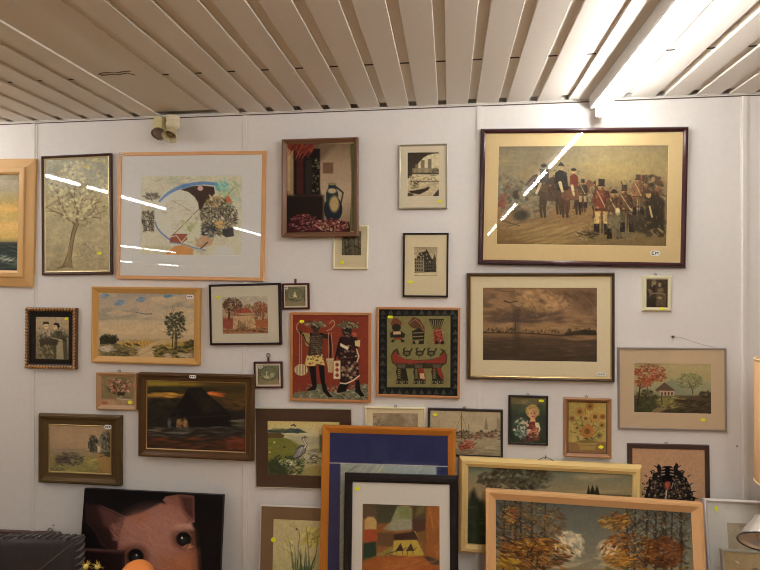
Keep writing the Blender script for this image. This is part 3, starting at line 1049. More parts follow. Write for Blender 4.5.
def two_ladies(s):
    s.g((80, 'a08f74'), (130, 'a08c6e'), (180, '7d6f58'), (285, '6f624a'))
    s.n(18, .1)
    s.d(68, 130, 222, 280, 120, 16, 8, 20, 70, ['5c523f', '887a60', '453c2e', '9a8b70'], .6, False)
    s.p([84, 270, 88, 170, 110, 145, 135, 170, 150, 270], '544a38')
    s.d(80, 160, 140, 270, 60, 18, 7, 60, 40, ['746850', '3f372a', '8c7e64'], .75)
    s.e(115, 127, 11, 14, 'c0a884')
    s.p([98, 118, 104, 104, 126, 104, 132, 116, 122, 114, 108, 115], '2c251e')
    s.e(110, 126, 2, 2, '4a3a2c')
    s.e(119, 126, 2, 2, '4a3a2c')
    s.p([100, 145, 132, 145, 134, 175, 98, 175], 'a89a80', .9)
    s.d(98, 145, 134, 180, 20, 10, 4, 60, 40, ['4f463a'], .8)
    s.p([150, 280, 140, 175, 158, 150, 185, 150, 215, 190, 215, 282], '4e4936')
    s.e(158, 129, 10, 13, 'b8a07c')
    s.p([150, 118, 158, 108, 176, 112, 182, 128, 172, 136, 168, 122], '241e19')
    s.e(154, 128, 2, 2, '4a3a2c')
    s.d(150, 150, 215, 210, 40, 18, 7, 30, 40, ['62593f', '3a3628'], .8)
    s.p([165, 200, 195, 200, 200, 285, 165, 285], '9c8e72', .85)
    s.l([110, 190, 150, 184, 190, 195], 9, 'a18d70')
    s.p([80, 190, 130, 180, 175, 190, 170, 215, 90, 220], '3d3428', .85)
    s.d(85, 215, 150, 282, 40, 16, 8, 60, 50, ['7b6f50', '8d8368', '4c4534'], .8)
    for x in (110, 160, 205):
        s.l([x, 84, x + 4, 105], 3, '867454', .6)


def farm_road(s):
    s.g((65, '8b8579'), (120, '9b9080'), (200, 'a89980'), (280, 'b09e7e'), (345, 'aa9678'), (455, '8f7b58'))
    s.nc(150, 60, '8a8174', .5, .68, .8, 60, 240)
    s.nc(120, 40, 'b9a684', .5, .7, .7, 60, 320)
    s.nc(90, 50, 'b0967c', .55, .7, .5, 80, 200)
    for x, y, w, h, a in ((225, 135, 34, 14, 25), (350, 115, 24, 13, 5), (135, 92, 20, 12, 0), (515, 90, 26, 14, 5), (560, 75, 40, 8, 0)):
        s.d(x - w, y - h, x + w, y + h, 14, 30, 11, -a, 30, ['66809a', '55728f', '8494a0'], .75)
    s.l([190, 125, 215, 150, 245, 130], 7, '6a7f92', .7)
    s.l([320, 190, 350, 196, 372, 200, 412, 198], (4, 7), '5a6068', .9)
    s.l([235, 218, 262, 212], 4, '8a8070', .6)
    s.l([300, 200, 330, 188], 3, '807868', .6)
    s.p([108, 350, 250, 350, 480, 345, 672, 352, 672, 400, 108, 400], 'a58f66', .9, 4)
    s.d(180, 345, 500, 360, 30, 30, 6, 0, 10, ['8c8270', '9c8a78', '7f7a6c'], .7, False)
    s.p([220, 365, 400, 356, 470, 358, 380, 395, 240, 400], 'a8843f', .9, 5)
    for k in range(18):
        x = 235 + k * 10
        s.l([x, 366, x + 6, 392], 4, '7c6434' if k % 2 else 'b4924c', .8)
    s.p([265, 455, 400, 375, 470, 352, 505, 354, 460, 380, 430, 410, 420, 455], 'ab9672')
    s.l([330, 452, 420, 392, 470, 365], 3, '8a7450', .8)
    s.d(300, 380, 420, 450, 30, 40, 6, -35, 8, ['bba784', '94805c'], .5)
    s.p([108, 380, 210, 372, 330, 410, 270, 455, 108, 455], '6a5d40')
    s.d(108, 375, 330, 455, 120, 30, 10, 10, 35, ['4a452e', '7d6f4a', '38321f', '8f7f5c', '5c5a3a'], .8, False)
    s.d(110, 385, 200, 418, 40, 30, 10, 15, 25, ['a09584', 'b5a994', '877b68'], .8)
    s.d(110, 320, 215, 372, 100, 18, 11, 0, 60, ['3a3728', '4a4634', '2c2a1e', '5f5840'], .9)
    s.p([108, 340, 200, 335, 205, 370, 108, 378], '33301f', .9)
    s.p([425, 440, 460, 380, 540, 372, 672, 350, 672, 455, 430, 455], '6d5f3a')
    s.d(425, 385, 672, 455, 130, 34, 11, 10, 35, ['3c3a24', '57502e', '8c7a48', '2c2a1a', '77683c'], .85, False)
    s.d(480, 360, 600, 400, 40, 24, 9, 10, 20, ['a28a48', 'b3984f', '8a7540'], .7)
    s.d(500, 430, 660, 455, 20, 44, 10, 5, 15, ['ab9a84', '9a8a72'], .75, False)
    s.d(610, 350, 672, 395, 30, 18, 10, 0, 40, ['4a4430', '39351f'], .85)
    for x, y2 in ((533, 260), (548, 250), (556, 250)):
        s.l([x, 398, x + 2, 330, x + 5, y2], (6, 3), '3c3222')
    for x, y, a, ln in ((535, 300, 125, 50), (550, 290, 70, 60), (556, 300, 45, 50), (545, 280, 105, 60), (540, 325, 150, 34), (556, 325, 30, 36)):
        s.branch(x, y, a, ln, 3, '42382a', 2, .8)
    s.d(492, 195, 560, 290, 70, 17, 9, 20, 50, ['3a3b2a', '4c4a36', '2e2d20'], .85)
    s.d(540, 185, 612, 270, 70, 17, 9, 20, 50, ['3a3b2a', '56523c', '2e2d20'], .85)
    s.d(500, 260, 610, 345, 90, 16, 9, 20, 50, ['454430', '38372a', '625c44'], .8)
    s.l([575, 200, 578, 165], (3, 1), '5a5446')


def red_village(s):
    s.g((150, 'b5a893'), (210, 'b0a28c'), (260, 'a98f72'), (440, '9c7352'))
    s.d(132, 152, 495, 190, 60, 30, 7, -10, 25, ['9d9c98', '8a92a0', 'c0b39c', 'a29a90'], .6, False)
    s.p([138, 320, 225, 318, 222, 405, 138, 402], '8d4a3c')
    s.p([395, 335, 495, 325, 497, 390, 400, 392], 'a0623c')
    s.p([220, 300, 385, 295, 395, 395, 225, 400], 'b49872')
    s.p([230, 280, 255, 245, 340, 235, 372, 275], 'a34e3c')
    s.p([255, 400, 260, 330, 345, 395], '8c7450')
    for k in range(7):
        s.l([262 + k * 14, 330 + k * 9, 262 + k * 14, 398], 3, '6f5538', .8)
    s.l([285, 300, 395, 385], 10, 'c0a884')
    s.l([230, 300, 390, 292], 5, '7a5a40')
    s.l([225, 310, 222, 400], 9, 'b79a78')
    s.l([185, 320, 188, 270, 180, 240], (14, 8), '45291f')
    s.l([455, 330, 458, 280], (10, 5), '5a3626')
    s.d(136, 160, 290, 265, 220, 15, 8, 20, 70, ['4f3c28', '7a4030', '5e5236', '8c7050', '3b2c20'], .85)
    s.d(370, 185, 496, 290, 170, 14, 7, 20, 70, ['7c4630', '9a6a44', '5f5034', '8a3f2e'], .85)
    s.d(300, 210, 380, 250, 40, 14, 7, 10, 60, ['6a5a3c', '7d7a54', '8c5038'], .8)
    s.d(380, 285, 440, 330, 30, 14, 9, 80, 30, ['6b4a34', 'c2ac8c', '4a3626'], .8)
    s.d(140, 395, 495, 430, 150, 22, 5, 5, 20, ['5c3626', '8c4a34', 'b09068', '3f2a20', '74603f'], .85, False)
    s.d(225, 330, 400, 400, 50, 18, 5, 30, 40, ['8a6a48', 'bfa680', '6f4c34'], .6)
    for x in (402, 420, 440, 460, 480):
        s.l([x, 345, x, 388], 3, '8a4e30', .7)
    s.d(134, 160, 300, 300, 260, 8, 4, 40, 80, ['3f2a1e', '6b4a34', '8f4a34', '2c2018'], .8)
    s.d(370, 185, 496, 310, 200, 8, 4, 40, 80, ['5c3424', '8c4a30', '3f2a1e', 'a86a44'], .8)
    s.d(136, 300, 496, 425, 160, 12, 3, 20, 60, ['6f3a28', 'b07a54', '4a2a1e', 'a04a34'], .6, False)
    s.n(9, .08)


def oval(x0, y0, x1, y1, swan):
    def f(s):
        w, h = x1 - x0, y1 - y0
        cx, cy = x0 + w * .5, y0 + h * .42
        s.g((y0, '70715a'), (y0 + h * .7, '6f6a50'), (y1, '8a7f5e'))
        s.n(w * .2, .08)
        s.b(x0, y0 + h * .72, x1, y1, '85795a', .7, h * .06)
        s.e(cx, cy, w * .4, h * .36, '55573f', .9)
        s.e(cx, cy, w * .35, h * .31, '77765c')
        s.e(cx, cy - h * .08, w * .33, h * .2, '66694e', .8, h * .03)
        for x in (x0 + w * .05, x1 - w * .05):
            s.b(x - w * .025, y0 + h * .15, x + w * .025, y0 + h * .75, '4f4c3c', .7)
        s.d(x0 + w * .16, y0 + h * .45, x0 + w * .84, y0 + h * .72, 40, w * .07, h * .03, 10, 40, ['49492f', '8d8a68', '5d5c42'], .8)
        if swan:
            s.l([x0 + w * .38, y0 + h * .58, x0 + w * .43, y0 + h * .46, x0 + w * .39, y0 + h * .36, x0 + w * .46, y0 + h * .32], w * .04, 'b0aa8c')
            s.e(x0 + w * .42, y0 + h * .6, w * .13, h * .08, 'a59f80', rot=10)
            s.e(x0 + w * .66, y0 + h * .5, w * .1, h * .12, 'a19b7c', .8)
        else:
            s.e(x0 + w * .48, y0 + h * .33, w * .045, h * .06, 'b0a888')
            s.p([x0 + w * .44, y0 + h * .38, x0 + w * .53, y0 + h * .38, x0 + w * .6, y0 + h * .56, x0 + w * .42, y0 + h * .56], 'b8b294')
            s.l([x0 + w * .36, y0 + h * .5, x0 + w * .44, y0 + h * .42], w * .03, 'a29a7c')
            s.l([x0 + w * .3, y0 + h * .66, x0 + w * .48, y0 + h * .66], w * .03, '3f3e2a')
    return f


def pink_bunch(s):
    s.g((362, '77694a'), (470, '6f6042'), (480, '8a7358'), (508, '7d654a'))
    s.n(22, .12)
    s.p([380, 470, 440, 476, 450, 508, 380, 508], '9a7a5c', .8, 6)
    s.e(396, 492, 16, 8, '8c4a34', .8)
    for k in range(22):
        a = s.rd.uniform(20, 160)
        s.l([465, 455, 465 + 60 * math.cos(R(a)), 455 - 70 * math.sin(R(a))], 2, '40391f', .8)
    s.d(400, 372, 530, 452, 90, 14, 6, 20, 70, ['4a4426', '5c5632', '332f1c'], .8)
    s.d(402, 372, 530, 446, 60, 12, 9, 0, 60, ['9c5c4c', 'ab7264', '8a4438', 'b58a78'], .9)
    s.p([455, 440, 492, 440, 486, 470, 462, 470], '35281c')
    s.e(474, 462, 14, 6, '9a8f7c', .7)
    s.l([455, 470, 520, 478], 6, 'a89680', .8)


def dark_hut(s):
    s.g((85, '4e4018'), (110, '6b551c'), (125, '2b2412'), (150, '2a2414'), (170, '5c4418'), (190, '2c2416'), (260, '211b14'), (360, '221d15'), (480, '2c2015'))
    s.b(380, 80, 640, 230, '392a14', .75, 30)
    s.p([85, 85, 270, 85, 250, 112, 85, 118], '7d6a20', .7, 8)
    s.d(85, 155, 270, 178, 20, 70, 9, 2, 6, ['a07428', '8a6224', 'b58434'], .8)
    s.d(420, 150, 505, 172, 16, 50, 9, 4, 8, ['a4501c', '8c4218', 'b8642a'], .85)
    s.d(480, 180, 640, 250, 30, 60, 14, 0, 20, ['4a331a', '5a3c1c', '3a2a16'], .6)
    s.d(90, 120, 640, 150, 50, 70, 10, 2, 8, ['262015', '3a3018', '2c2615'], .6, False)
    s.p([190, 300, 270, 190, 310, 128, 380, 125, 425, 170, 540, 270, 545, 345, 190, 340], '17120e')
    s.p([300, 140, 370, 130, 420, 175, 500, 250, 380, 265, 360, 210], '1f1a12', .8, 10)
    s.d(370, 190, 450, 260, 20, 40, 12, -60, 15, ['2a2517', '211c12'], .6)
    s.d(85, 190, 260, 330, 50, 50, 16, 0, 40, ['19150f', '241e14', '1e1a12'], .7, False)
    for x, y, w, c in ((205, 320, 10, '4c4c4a'), (262, 325, 14, '7a5a34'), (290, 320, 10, '8c6a40'), (300, 340, 8, '6b4c2c')):
        s.e(x, y, w, 26, c, .85, 5)
    s.d(240, 300, 310, 350, 16, 14, 22, 0, 20, ['8a6a3c', '241a12', '6a4a28'], .7)
    s.l([190, 300, 545, 275], 5, '292015', .7)
    s.d(90, 340, 640, 400, 90, 70, 8, 2, 8, ['3b362e', '241f17', '2f2a22', '47423a'], .6, False)
    s.d(90, 345, 180, 365, 8, 60, 7, 4, 6, ['5f5240'], .8)
    s.d(545, 300, 640, 340, 20, 50, 8, 0, 8, ['55503f', '433a2c'], .7)
    s.d(180, 365, 320, 380, 10, 60, 6, 0, 8, ['57524a'], .7)
    s.d(100, 400, 640, 480, 130, 80, 11, -2, 10, ['4a2416', '2c1f14', '5c2e1a', '33261a'], .65, False)
    s.d(520, 395, 640, 460, 50, 50, 12, 5, 12, ['55281a', '4a2216', '63301f'], .7, False)


def pale_shore(s):
    s.g((112, '9a8260'), (200, '9c8462'), (285, '97805e'), (300, '8a7858'), (340, '857648'), (452, '7a6f3e'))
    s.n(80, .06)
    s.b(112, 280, 350, 300, '8a7c60', .7, 6)
    s.l([120, 288, 330, 288], 3, '75694f', .8)
    s.p([400, 320, 522, 310, 522, 452, 440, 452], '94733f', .75, 14)
    s.d(150, 330, 420, 450, 110, 40, 10, -8, 20, ['8a8444', '76703a', '989052', '7c7440'], .6)
    s.d(145, 300, 330, 395, 150, 22, 9, 0, 40, ['5a5440', '6d6850', '474434', '7f7860'], .75)
    s.p([145, 340, 230, 330, 228, 370, 150, 375], '5d4a3c', .85, 5)
    s.d(120, 380, 200, 450, 50, 26, 9, 0, 40, ['5f5838', '6f683e', '7d7650'], .6)
    s.p([340, 300, 410, 290, 522, 300, 522, 320, 420, 312], '6a6244', .8, 5)
    s.d(355, 200, 420, 305, 90, 18, 9, 70, 30, ['4b4a38', '5c5844', '3a392c'], .8)
    s.d(430, 170, 522, 305, 130, 20, 10, 70, 30, ['4a4a38', '615e48', '3a3a2e', '726c54'], .8)
    s.d(355, 200, 420, 300, 40, 14, 4, 75, 20, ['24231a', '33322a'], .8)
    s.d(430, 175, 522, 300, 60, 14, 4, 75, 20, ['24231a', '33322a'], .8)
    s.d(150, 318, 325, 385, 60, 20, 3.5, 0, 30, ['2c281f', '3d382c'], .8)
    s.l([150, 345, 190, 352, 230, 340], 4, '2c241c', .9)
    s.l([240, 335, 290, 348, 330, 330], 4, '2c281f', .9)
    s.p([415, 250, 432, 250, 432, 305, 415, 305], 'b5a48c')
    s.d(420, 220, 440, 262, 12, 18, 8, 80, 20, ['6f6c58'], .8)
    s.d(440, 305, 522, 335, 26, 30, 8, 0, 15, ['4b4436', '3c372c'], .8, False)
    s.l([380, 340, 440, 420, 470, 452], 5, '6a5c34', .6)
    s.d(360, 340, 410, 360, 10, 30, 6, 0, 20, ['a39a50'], .7)


def pig(s):
    s.f('150e0c')
    s.n(90, .25)
    # far ear
    s.p([440, 95, 455, 78, 520, 68, 590, 75, 592, 200, 555, 215, 490, 150], '6a4236')
    s.p([520, 76, 588, 80, 590, 195, 555, 190], '341c17', .85, 12)
    s.l([455, 90, 500, 110, 540, 150, 585, 195], 9, '7a5444', .45, 5)
    # near ear
    s.p([75, 110, 150, 125, 250, 175, 275, 200, 265, 330, 200, 340, 150, 310, 120, 240, 75, 190], '2c1814', 1, 6)
    s.p([130, 125, 190, 140, 262, 180, 225, 255, 160, 215], '51302a', .8, 12)
    s.p([85, 190, 140, 215, 200, 285, 190, 335, 150, 305, 120, 250], '241512', .9, 10)
    s.l([145, 122, 200, 145, 262, 176], 5, '6a4838', .55)
    s.l([75, 195, 125, 250, 150, 300, 195, 338, 262, 335], 3, '543a2e', .55)
    s.p([185, 215, 240, 200, 235, 290, 205, 285], '6d4238', .8, 8)
    s.d(190, 205, 245, 290, 20, 24, 5, 60, 30, ['8a5a4c', '54302a'], .7)
    # head
    s.p([262, 175, 330, 160, 430, 110, 500, 118, 570, 195, 590, 240, 600, 340, 610, 470, 600, 760, 260, 760, 240, 420, 225, 330, 235, 260], '7a4c40', 1, 6)
    s.e(390, 240, 130, 100, '8b5b4e', .7, 50)
    s.p([320, 195, 460, 130, 560, 200, 520, 330, 470, 430, 400, 430, 340, 350], '906456', .5, 40)
    s.e(330, 178, 50, 26, '8a5238', .5, 16)
    s.p([250, 190, 300, 200, 330, 300, 300, 330, 240, 300], '94685a', .45, 26)
    s.p([560, 200, 600, 240, 612, 380, 612, 760, 560, 760, 575, 400], '3d241c', .6, 18)
    s.p([500, 215, 575, 205, 590, 235, 520, 245], 'a07a68', .8, 8)
    s.p([430, 370, 600, 340, 600, 760, 420, 760], '8a5334', .8, 30)
    s.p([235, 320, 300, 330, 330, 430, 280, 500, 240, 420], '6a3d30', .7, 16)
    s.d(250, 170, 580, 430, 170, 30, 3, 40, 30, ['9b6e60', '764839', '8a5c4c', 'a67c6c'], .35)
    # eyes
    for x, y, r in ((312, 360, 37), (540, 278, 35)):
        s.e(x, y, r * 1.45, r * 1.25, '402219', .8, 20)
        s.e(x, y + 2, r * .98, r * .95, '120d0b', 1, 5)
        s.e(x, y + 8, r * .55, r * .45, '2a2320', .8, 8)
        s.e(x + 4 - (12 if x > 400 else 0), y - 3, 4, 5, 'b0aca4')
        s.l([x - r * 1.1, y - r * .5, x - r * .4, y - r * 1.0, x + r * .5, y - r * .95, x + r * 1.1, y - r * .3], 5, '7d5846', .35)
    for k in range(14):
        s.l([505 + k * 5, 240 - k * .8, 492 + k * 6, 222 - k], 2, '9a7462', .7)
    s.d(545, 305, 580, 330, 8, 24, 6, -30, 20, ['a5704c'], .7)
    s.d(380, 420, 560, 740, 60, 60, 20, 80, 20, ['7b482e', '94603e', '6a3c28'], .5)


def heron(s):
    s.g((120, 'b8a868'), (160, 'b9ac78'), (190, 'b8b088'), (240, 'b0aa88'), (445, '948a5c'))
    s.b(430, 120, 545, 260, 'c0b37a', .6, 30)
    s.p([128, 172, 220, 170, 300, 165, 355, 188, 300, 190, 128, 188], '3d4a44')
    s.d(220, 165, 330, 190, 26, 26, 7, 0, 20, ['33403c', '4d5c56'], .8)
    s.d(128, 165, 230, 178, 16, 26, 6, 0, 20, ['4c5838'], .8)
    s.p([125, 190, 200, 188, 225, 205, 210, 225, 125, 232], '5c4a2c')
    s.p([125, 220, 230, 218, 290, 240, 320, 260, 300, 330, 250, 370, 125, 370], '6f7030')
    s.d(125, 225, 290, 340, 70, 40, 9, 5, 15, ['7d7c36', '62682c', '6c6a2e'], .6, False)
    s.p([225, 200, 330, 205, 440, 215, 440, 260, 300, 260], '9c9878', .8, 8)
    s.p([305, 440, 320, 400, 400, 375, 445, 385, 445, 445], '8f8450')
    s.d(125, 320, 340, 440, 170, 22, 8, 0, 60, ['2c3a20', '3f4c28', '22301c', '4f5a30'], .85)
    s.p([125, 350, 200, 345, 260, 440, 125, 440], '2a3820', .85, 10)
    s.d(180, 330, 420, 375, 70, 16, 6, 10, 40, ['4e5a34', '2f3c26', '68704a'], .8)
    s.d(190, 335, 290, 375, 40, 8, 6, 0, 60, ['d0d0b0', 'b4b894'], .85)
    s.d(345, 300, 430, 365, 60, 18, 7, 0, 40, ['c8c6b0', '8c8e78', '4c503c', 'd0cdb8', '383c2c'], .85)
    s.d(370, 280, 430, 300, 20, 30, 4, 0, 8, ['6a6c50', '84826a'], .7)
    # heron
    s.p([272, 340, 288, 283, 318, 258, 349, 264, 342, 302, 312, 330], '3a3a3a')
    s.p([277, 333, 292, 287, 320, 265, 344, 270, 336, 300, 310, 322], '7c7a78')
    s.p([295, 300, 325, 268, 337, 276, 303, 318], 'a8a59c', .9)
    s.d(280, 285, 330, 330, 16, 30, 4, -60, 10, ['4c4a4a', '9b968a'], .8)
    s.l([338, 275, 348, 255, 334, 235, 330, 222, 340, 212, 350, 217], (14, 9), '3f3e3c')
    s.l([338, 275, 347, 255, 334, 235, 331, 222, 340, 213, 350, 217], (9, 5), 'b8b4aa')
    s.l([334, 216, 348, 213], 5, '3c3c3c')
    s.l([350, 215, 366, 224], (6, 2), 'b08a4c')
    s.l([328, 215, 318, 222], 3, '3a3838')
    s.l([322, 325, 320, 352], 3, '6f6440')
    s.l([330, 322, 332, 352], 3, '6f6440')
    s.l([262, 148, 275, 142, 286, 150], 6, '2c2a20')
    s.l([275, 140, 282, 150], 5, '332f24')
    for x, y in ((165, 243), (222, 270), (138, 300)):
        s.e(x, y, 6, 6, 'b5ab5c' if x < 200 else '3c3a28')
    s.l([165, 335, 180, 325, 192, 318], (5, 8), '2c2c22')
    s.b(425, 200, 445, 300, '3c4232', .7, 6)


def blue_poster(s):
    s.f('252b55')
    s.n(60, .08)
    s.gr([110, 180, 464, 193, 470, 1100, 100, 1100], (180, '77838f'), (260, '6a7787'), (500, '64717f'), (900, '55626f'))
    B = s.A.copy()
    s.d(100, 180, 470, 620, 260, 80, 5, -40, 18, ['8b949a', '5b6878', '9aa1a4', '4a5768', '77838c'], .55, False)
    m = s.pa([110, 181, 464, 194, 470, 1100, 98, 1100], None, 1.5)
    s.A = B * (1 - m)[..., None] + s.A * m[..., None]
    s.p([270, 186, 464, 194, 464, 300, 330, 240], '6c83a8', .5, 20)
    s.l([60, 178, 505, 192], 2.8, '9aa0b4')
    s.b(225, 100, 285, 165, '30365c', .35, 10)


def patches(s):
    s.f('7a4a24')
    s.n(60, .1)
    s.b(128, 195, 210, 280, '4c3a28', .9, 6)
    s.b(205, 195, 340, 310, '3a3626', .9, 8)
    s.p([128, 200, 150, 196, 200, 230, 205, 270, 140, 280], '57402c', .9, 6)
    s.p([300, 270, 325, 215, 380, 205, 412, 230, 412, 345, 300, 350, 270, 350], '7c7654', 1, 4)
    s.p([325, 215, 385, 206, 412, 245, 410, 290, 340, 280], '6a6a3a', .8, 8)
    s.p([245, 345, 275, 310, 330, 285, 412, 290, 412, 345, 320, 355], '857c66', .8, 6)
    s.b(412, 205, 492, 300, '463626', .95, 6)
    s.p([440, 215, 490, 208, 480, 250, 430, 270], '665a2c', .8, 8)
    s.b(412, 290, 490, 415, '41271f', .9, 8)
    s.b(490, 205, 580, 520, '84491e', .95, 5)
    s.b(500, 215, 560, 300, '8d5426', .6, 10)
    s.b(505, 330, 572, 420, '7b4a26', .7, 8)
    s.d(492, 210, 570, 470, 40, 60, 10, 85, 8, ['8c4f22', '7a4018', '96602c'], .5, False)
    s.p([138, 345, 138, 295, 155, 272, 190, 272, 208, 300, 205, 345], 'a4824c', 1, 3)
    s.p([135, 348, 208, 345, 206, 415, 165, 425, 135, 405], '8c3d20', 1, 4)
    s.p([132, 425, 204, 415, 206, 515, 132, 522], '1f3322', 1, 5)
    s.p([212, 365, 305, 362, 305, 445, 212, 440], '5a3d24', 1, 5)
    s.p([305, 372, 425, 358, 438, 405, 305, 410], '3a2118', 1, 4)
    s.p([296, 490, 305, 408, 440, 405, 480, 492, 400, 505], 'a08430', 1, 3)
    s.p([205, 490, 300, 440, 300, 492, 210, 500], '7d6a30', 1, 5)
    s.l([425, 355, 452, 400, 480, 488], 5, 'a88c58')
    s.p([432, 360, 492, 350, 492, 490, 478, 490], '6f4a22', .9, 4)
    for x in (342, 402):                    # dark tents on the yellow ground
        s.p([x - 28, 470, x + 2, 424, x + 20, 468], '35201e')
        s.l([x + 14, 466, x + 34, 450], 4, '35201e')
        s.l([x - 20, 468, x - 18, 490], 3, '35201e')
        s.l([x + 12, 466, x + 14, 488], 3, '35201e')
    s.l([255, 496, 262, 486, 320, 470], 4, '3a2620')
    s.l([286, 486, 284, 496], 3, '3a2620')
    s.p([128, 530, 210, 500, 480, 500, 580, 560, 580, 900, 128, 900], '86461c', 1, 8)
    s.p([220, 520, 400, 505, 480, 520, 440, 600, 260, 600], '955526', .7, 18)
    s.p([476, 500, 500, 498, 572, 525, 572, 552, 520, 545], '3a2a22', .95, 4)
    s.d(128, 500, 580, 640, 50, 70, 10, -10, 12, ['93521f', '7c3e18', 'a0622c'], .5, False)
    s.n(9, .06)


def relief(s):
    s.g((85, '8a7a64'), (170, '82715a'))
    s.n(26, .16)
    s.d(85, 92, 298, 300, 150, 24, 8, 30, 60, ['6f604c', '9b8b72', '5f5240', 'a3947a'], .6, False)
    s.e(190, 130, 50, 40, '6d5d48', .5, 10)


def harbour(s):
    s.g((80, 'a0937a'), (150, 'a3967c'), (205, '958a72'), (300, '847a64'))
    s.n(40, .06)
    x = 478
    while x < 700:                          # row of gabled houses
        w, h = s.rd.uniform(12, 26), s.rd.uniform(24, 48)
        c = s.rd.choice(['7c6a58', '6a5c4c', '8a7a66', '7d5a4a'])
        s.b(x, 205 - h * .7, x + w, 207, c)
        s.p([x - 1, 205 - h * .7, x + w / 2, 205 - h, x + w + 1, 205 - h * .7], s.rd.choice(['5a4638', '6b4a3c', '4d4238']))
        for k in range(int(w / 6)):
            s.b(x + 3 + k * 6, 205 - h * .5, x + 5 + k * 6, 205 - h * .3, '40372e', .8)
        x += w * .85
    s.p([614, 165, 618, 130, 623, 104, 628, 130, 632, 165], '7a705e')
    s.p([672, 168, 675, 112, 688, 112, 692, 168], '80755f', .9)
    s.d(480, 178, 690, 212, 90, 16, 6, 0, 40, ['54493c', '8f7f68', '6b4d40', 'a3967c', '463d33'], .8, False)
    s.d(355, 185, 480, 215, 50, 22, 7, 0, 30, ['5a5042', '85775f', '6b5a4a'], .75, False)
    s.l([505, 86, 506, 215], 3, '3a332a')
    s.l([506, 95, 545, 205], 1.6, '5d5548', .8)
    s.l([505, 95, 468, 200], 1.6, '5d5548', .8)
    s.l([540, 140, 541, 215], 2, '4a4236')
    s.d(355, 215, 690, 300, 120, 44, 4, 0, 6, ['6d6452', '958b74', '5c5444', 'a39a84'], .6, False)
    s.p([484, 238, 515, 226, 574, 232, 566, 254, 500, 262], '7d3a2a')
    s.p([500, 236, 520, 214, 560, 220, 565, 236], '9a5f4a', .9)
    s.l([486, 240, 572, 234], 3, 'b5a48c', .8)
    s.d(485, 214, 575, 262, 40, 18, 5, 10, 50, ['a05540', '4d2c22', 'b09884', '5c3a30'], .75)
    s.d(500, 258, 570, 285, 14, 34, 4, 0, 8, ['5d3a30', '6b5a4c'], .7)
    s.p([578, 216, 690, 201, 690, 210, 590, 228], '8f846c', .8, 4)


def flower_girl(s):
    s.g((75, '5c5238'), (110, '444632'), (180, '2f362a'), (345, '2a2e20'))
    s.d(65, 80, 235, 110, 30, 50, 9, 0, 20, ['6b5c3c', '57503a'], .6, False)
    s.n(40, .2)
    s.e(190, 155, 38, 40, '8f7844')
    s.d(152, 118, 232, 190, 60, 18, 7, 40, 60, ['a58c54', '7a6434', '8c7642'], .85)
    s.e(192, 170, 24, 32, 'a98262')
    s.p([192, 140, 214, 150, 214, 190, 196, 202], '7a5a42', .55, 8)
    s.p([180, 195, 205, 195, 212, 225, 172, 225], 'b08a68')
    for x in (183, 203):
        s.e(x, 166, 4, 3, '3a2c22')
    s.e(193, 186, 8, 3, '8a4038')
    s.e(194, 176, 3, 4, 'a57c5c')
    s.p([165, 330, 160, 235, 180, 215, 215, 215, 235, 250, 230, 330], '5c2a22')
    s.p([205, 220, 228, 222, 238, 260, 222, 290, 208, 250], 'b0a78c')
    s.l([222, 275, 215, 300, 180, 305], 12, 'b08e6c')
    s.d(160, 235, 225, 310, 60, 14, 8, 20, 60, ['84402f', '9a5844', '54241c', 'ab7a62', '3a3a28'], .85)
    s.d(78, 190, 175, 310, 150, 14, 10, 0, 60, ['a9a492', '8a9290', 'a87c70', '55625c', 'b5ac96', '44543a', '38423a'], .85)
    s.d(85, 260, 160, 320, 40, 16, 7, 30, 60, ['3c5a58', '2c4630', '547070'], .8)
    s.d(130, 290, 240, 340, 40, 24, 8, 0, 40, ['253020', '6e3a30', '33402a'], .7)


def vase_bunch(s):                          # plain stand-in: a loose bunch in a low bowl
    s.g((98, '948040'), (335, '97834a'), (345, '7d6038'), (405, '775a36'))
    s.n(30, .07)
    s.b(395, 340, 640, 405, '7a5c38', .9, 4)
    for x, y in ((430, 190), (500, 140), (560, 180), (600, 230), (450, 260), (540, 260), (585, 290), (480, 210)):
        s.l([515, 340, (x + 515) / 2 + 6, (y + 330) / 2, x, y], 4, '50502c', .85)
    s.d(410, 180, 620, 330, 60, 24, 9, 30, 60, ['454a2c', '5c5c34', '3a3a24'], .75)
    for x, y, r, c in ((470, 160, 30, '8f6a34'), (530, 128, 26, '86602c'), (560, 190, 30, '98743c'), (425, 200, 20, '7c5838'), (600, 240, 24, '8a7038'),
                       (455, 255, 22, '8f7a40'), (515, 275, 42, '96602e'), (585, 300, 20, '6d6a34'), (605, 190, 18, '85502c'), (505, 200, 24, 'a07c40')):
        for k in range(9):
            a = k * 40 + x
            s.e(x + r * .62 * math.cos(R(a)), y + r * .62 * math.sin(R(a)), r * .42, r * .26, c, .9, rot=a)
        s.e(x, y, r * .42, r * .42, '5f4424', .9)
    s.p([455, 335, 575, 335, 555, 385, 475, 385], '8a7440')
    s.e(515, 335, 60, 9, '6c5a30')
    s.l([462, 358, 568, 358], 3, '6a4a2c', .7)


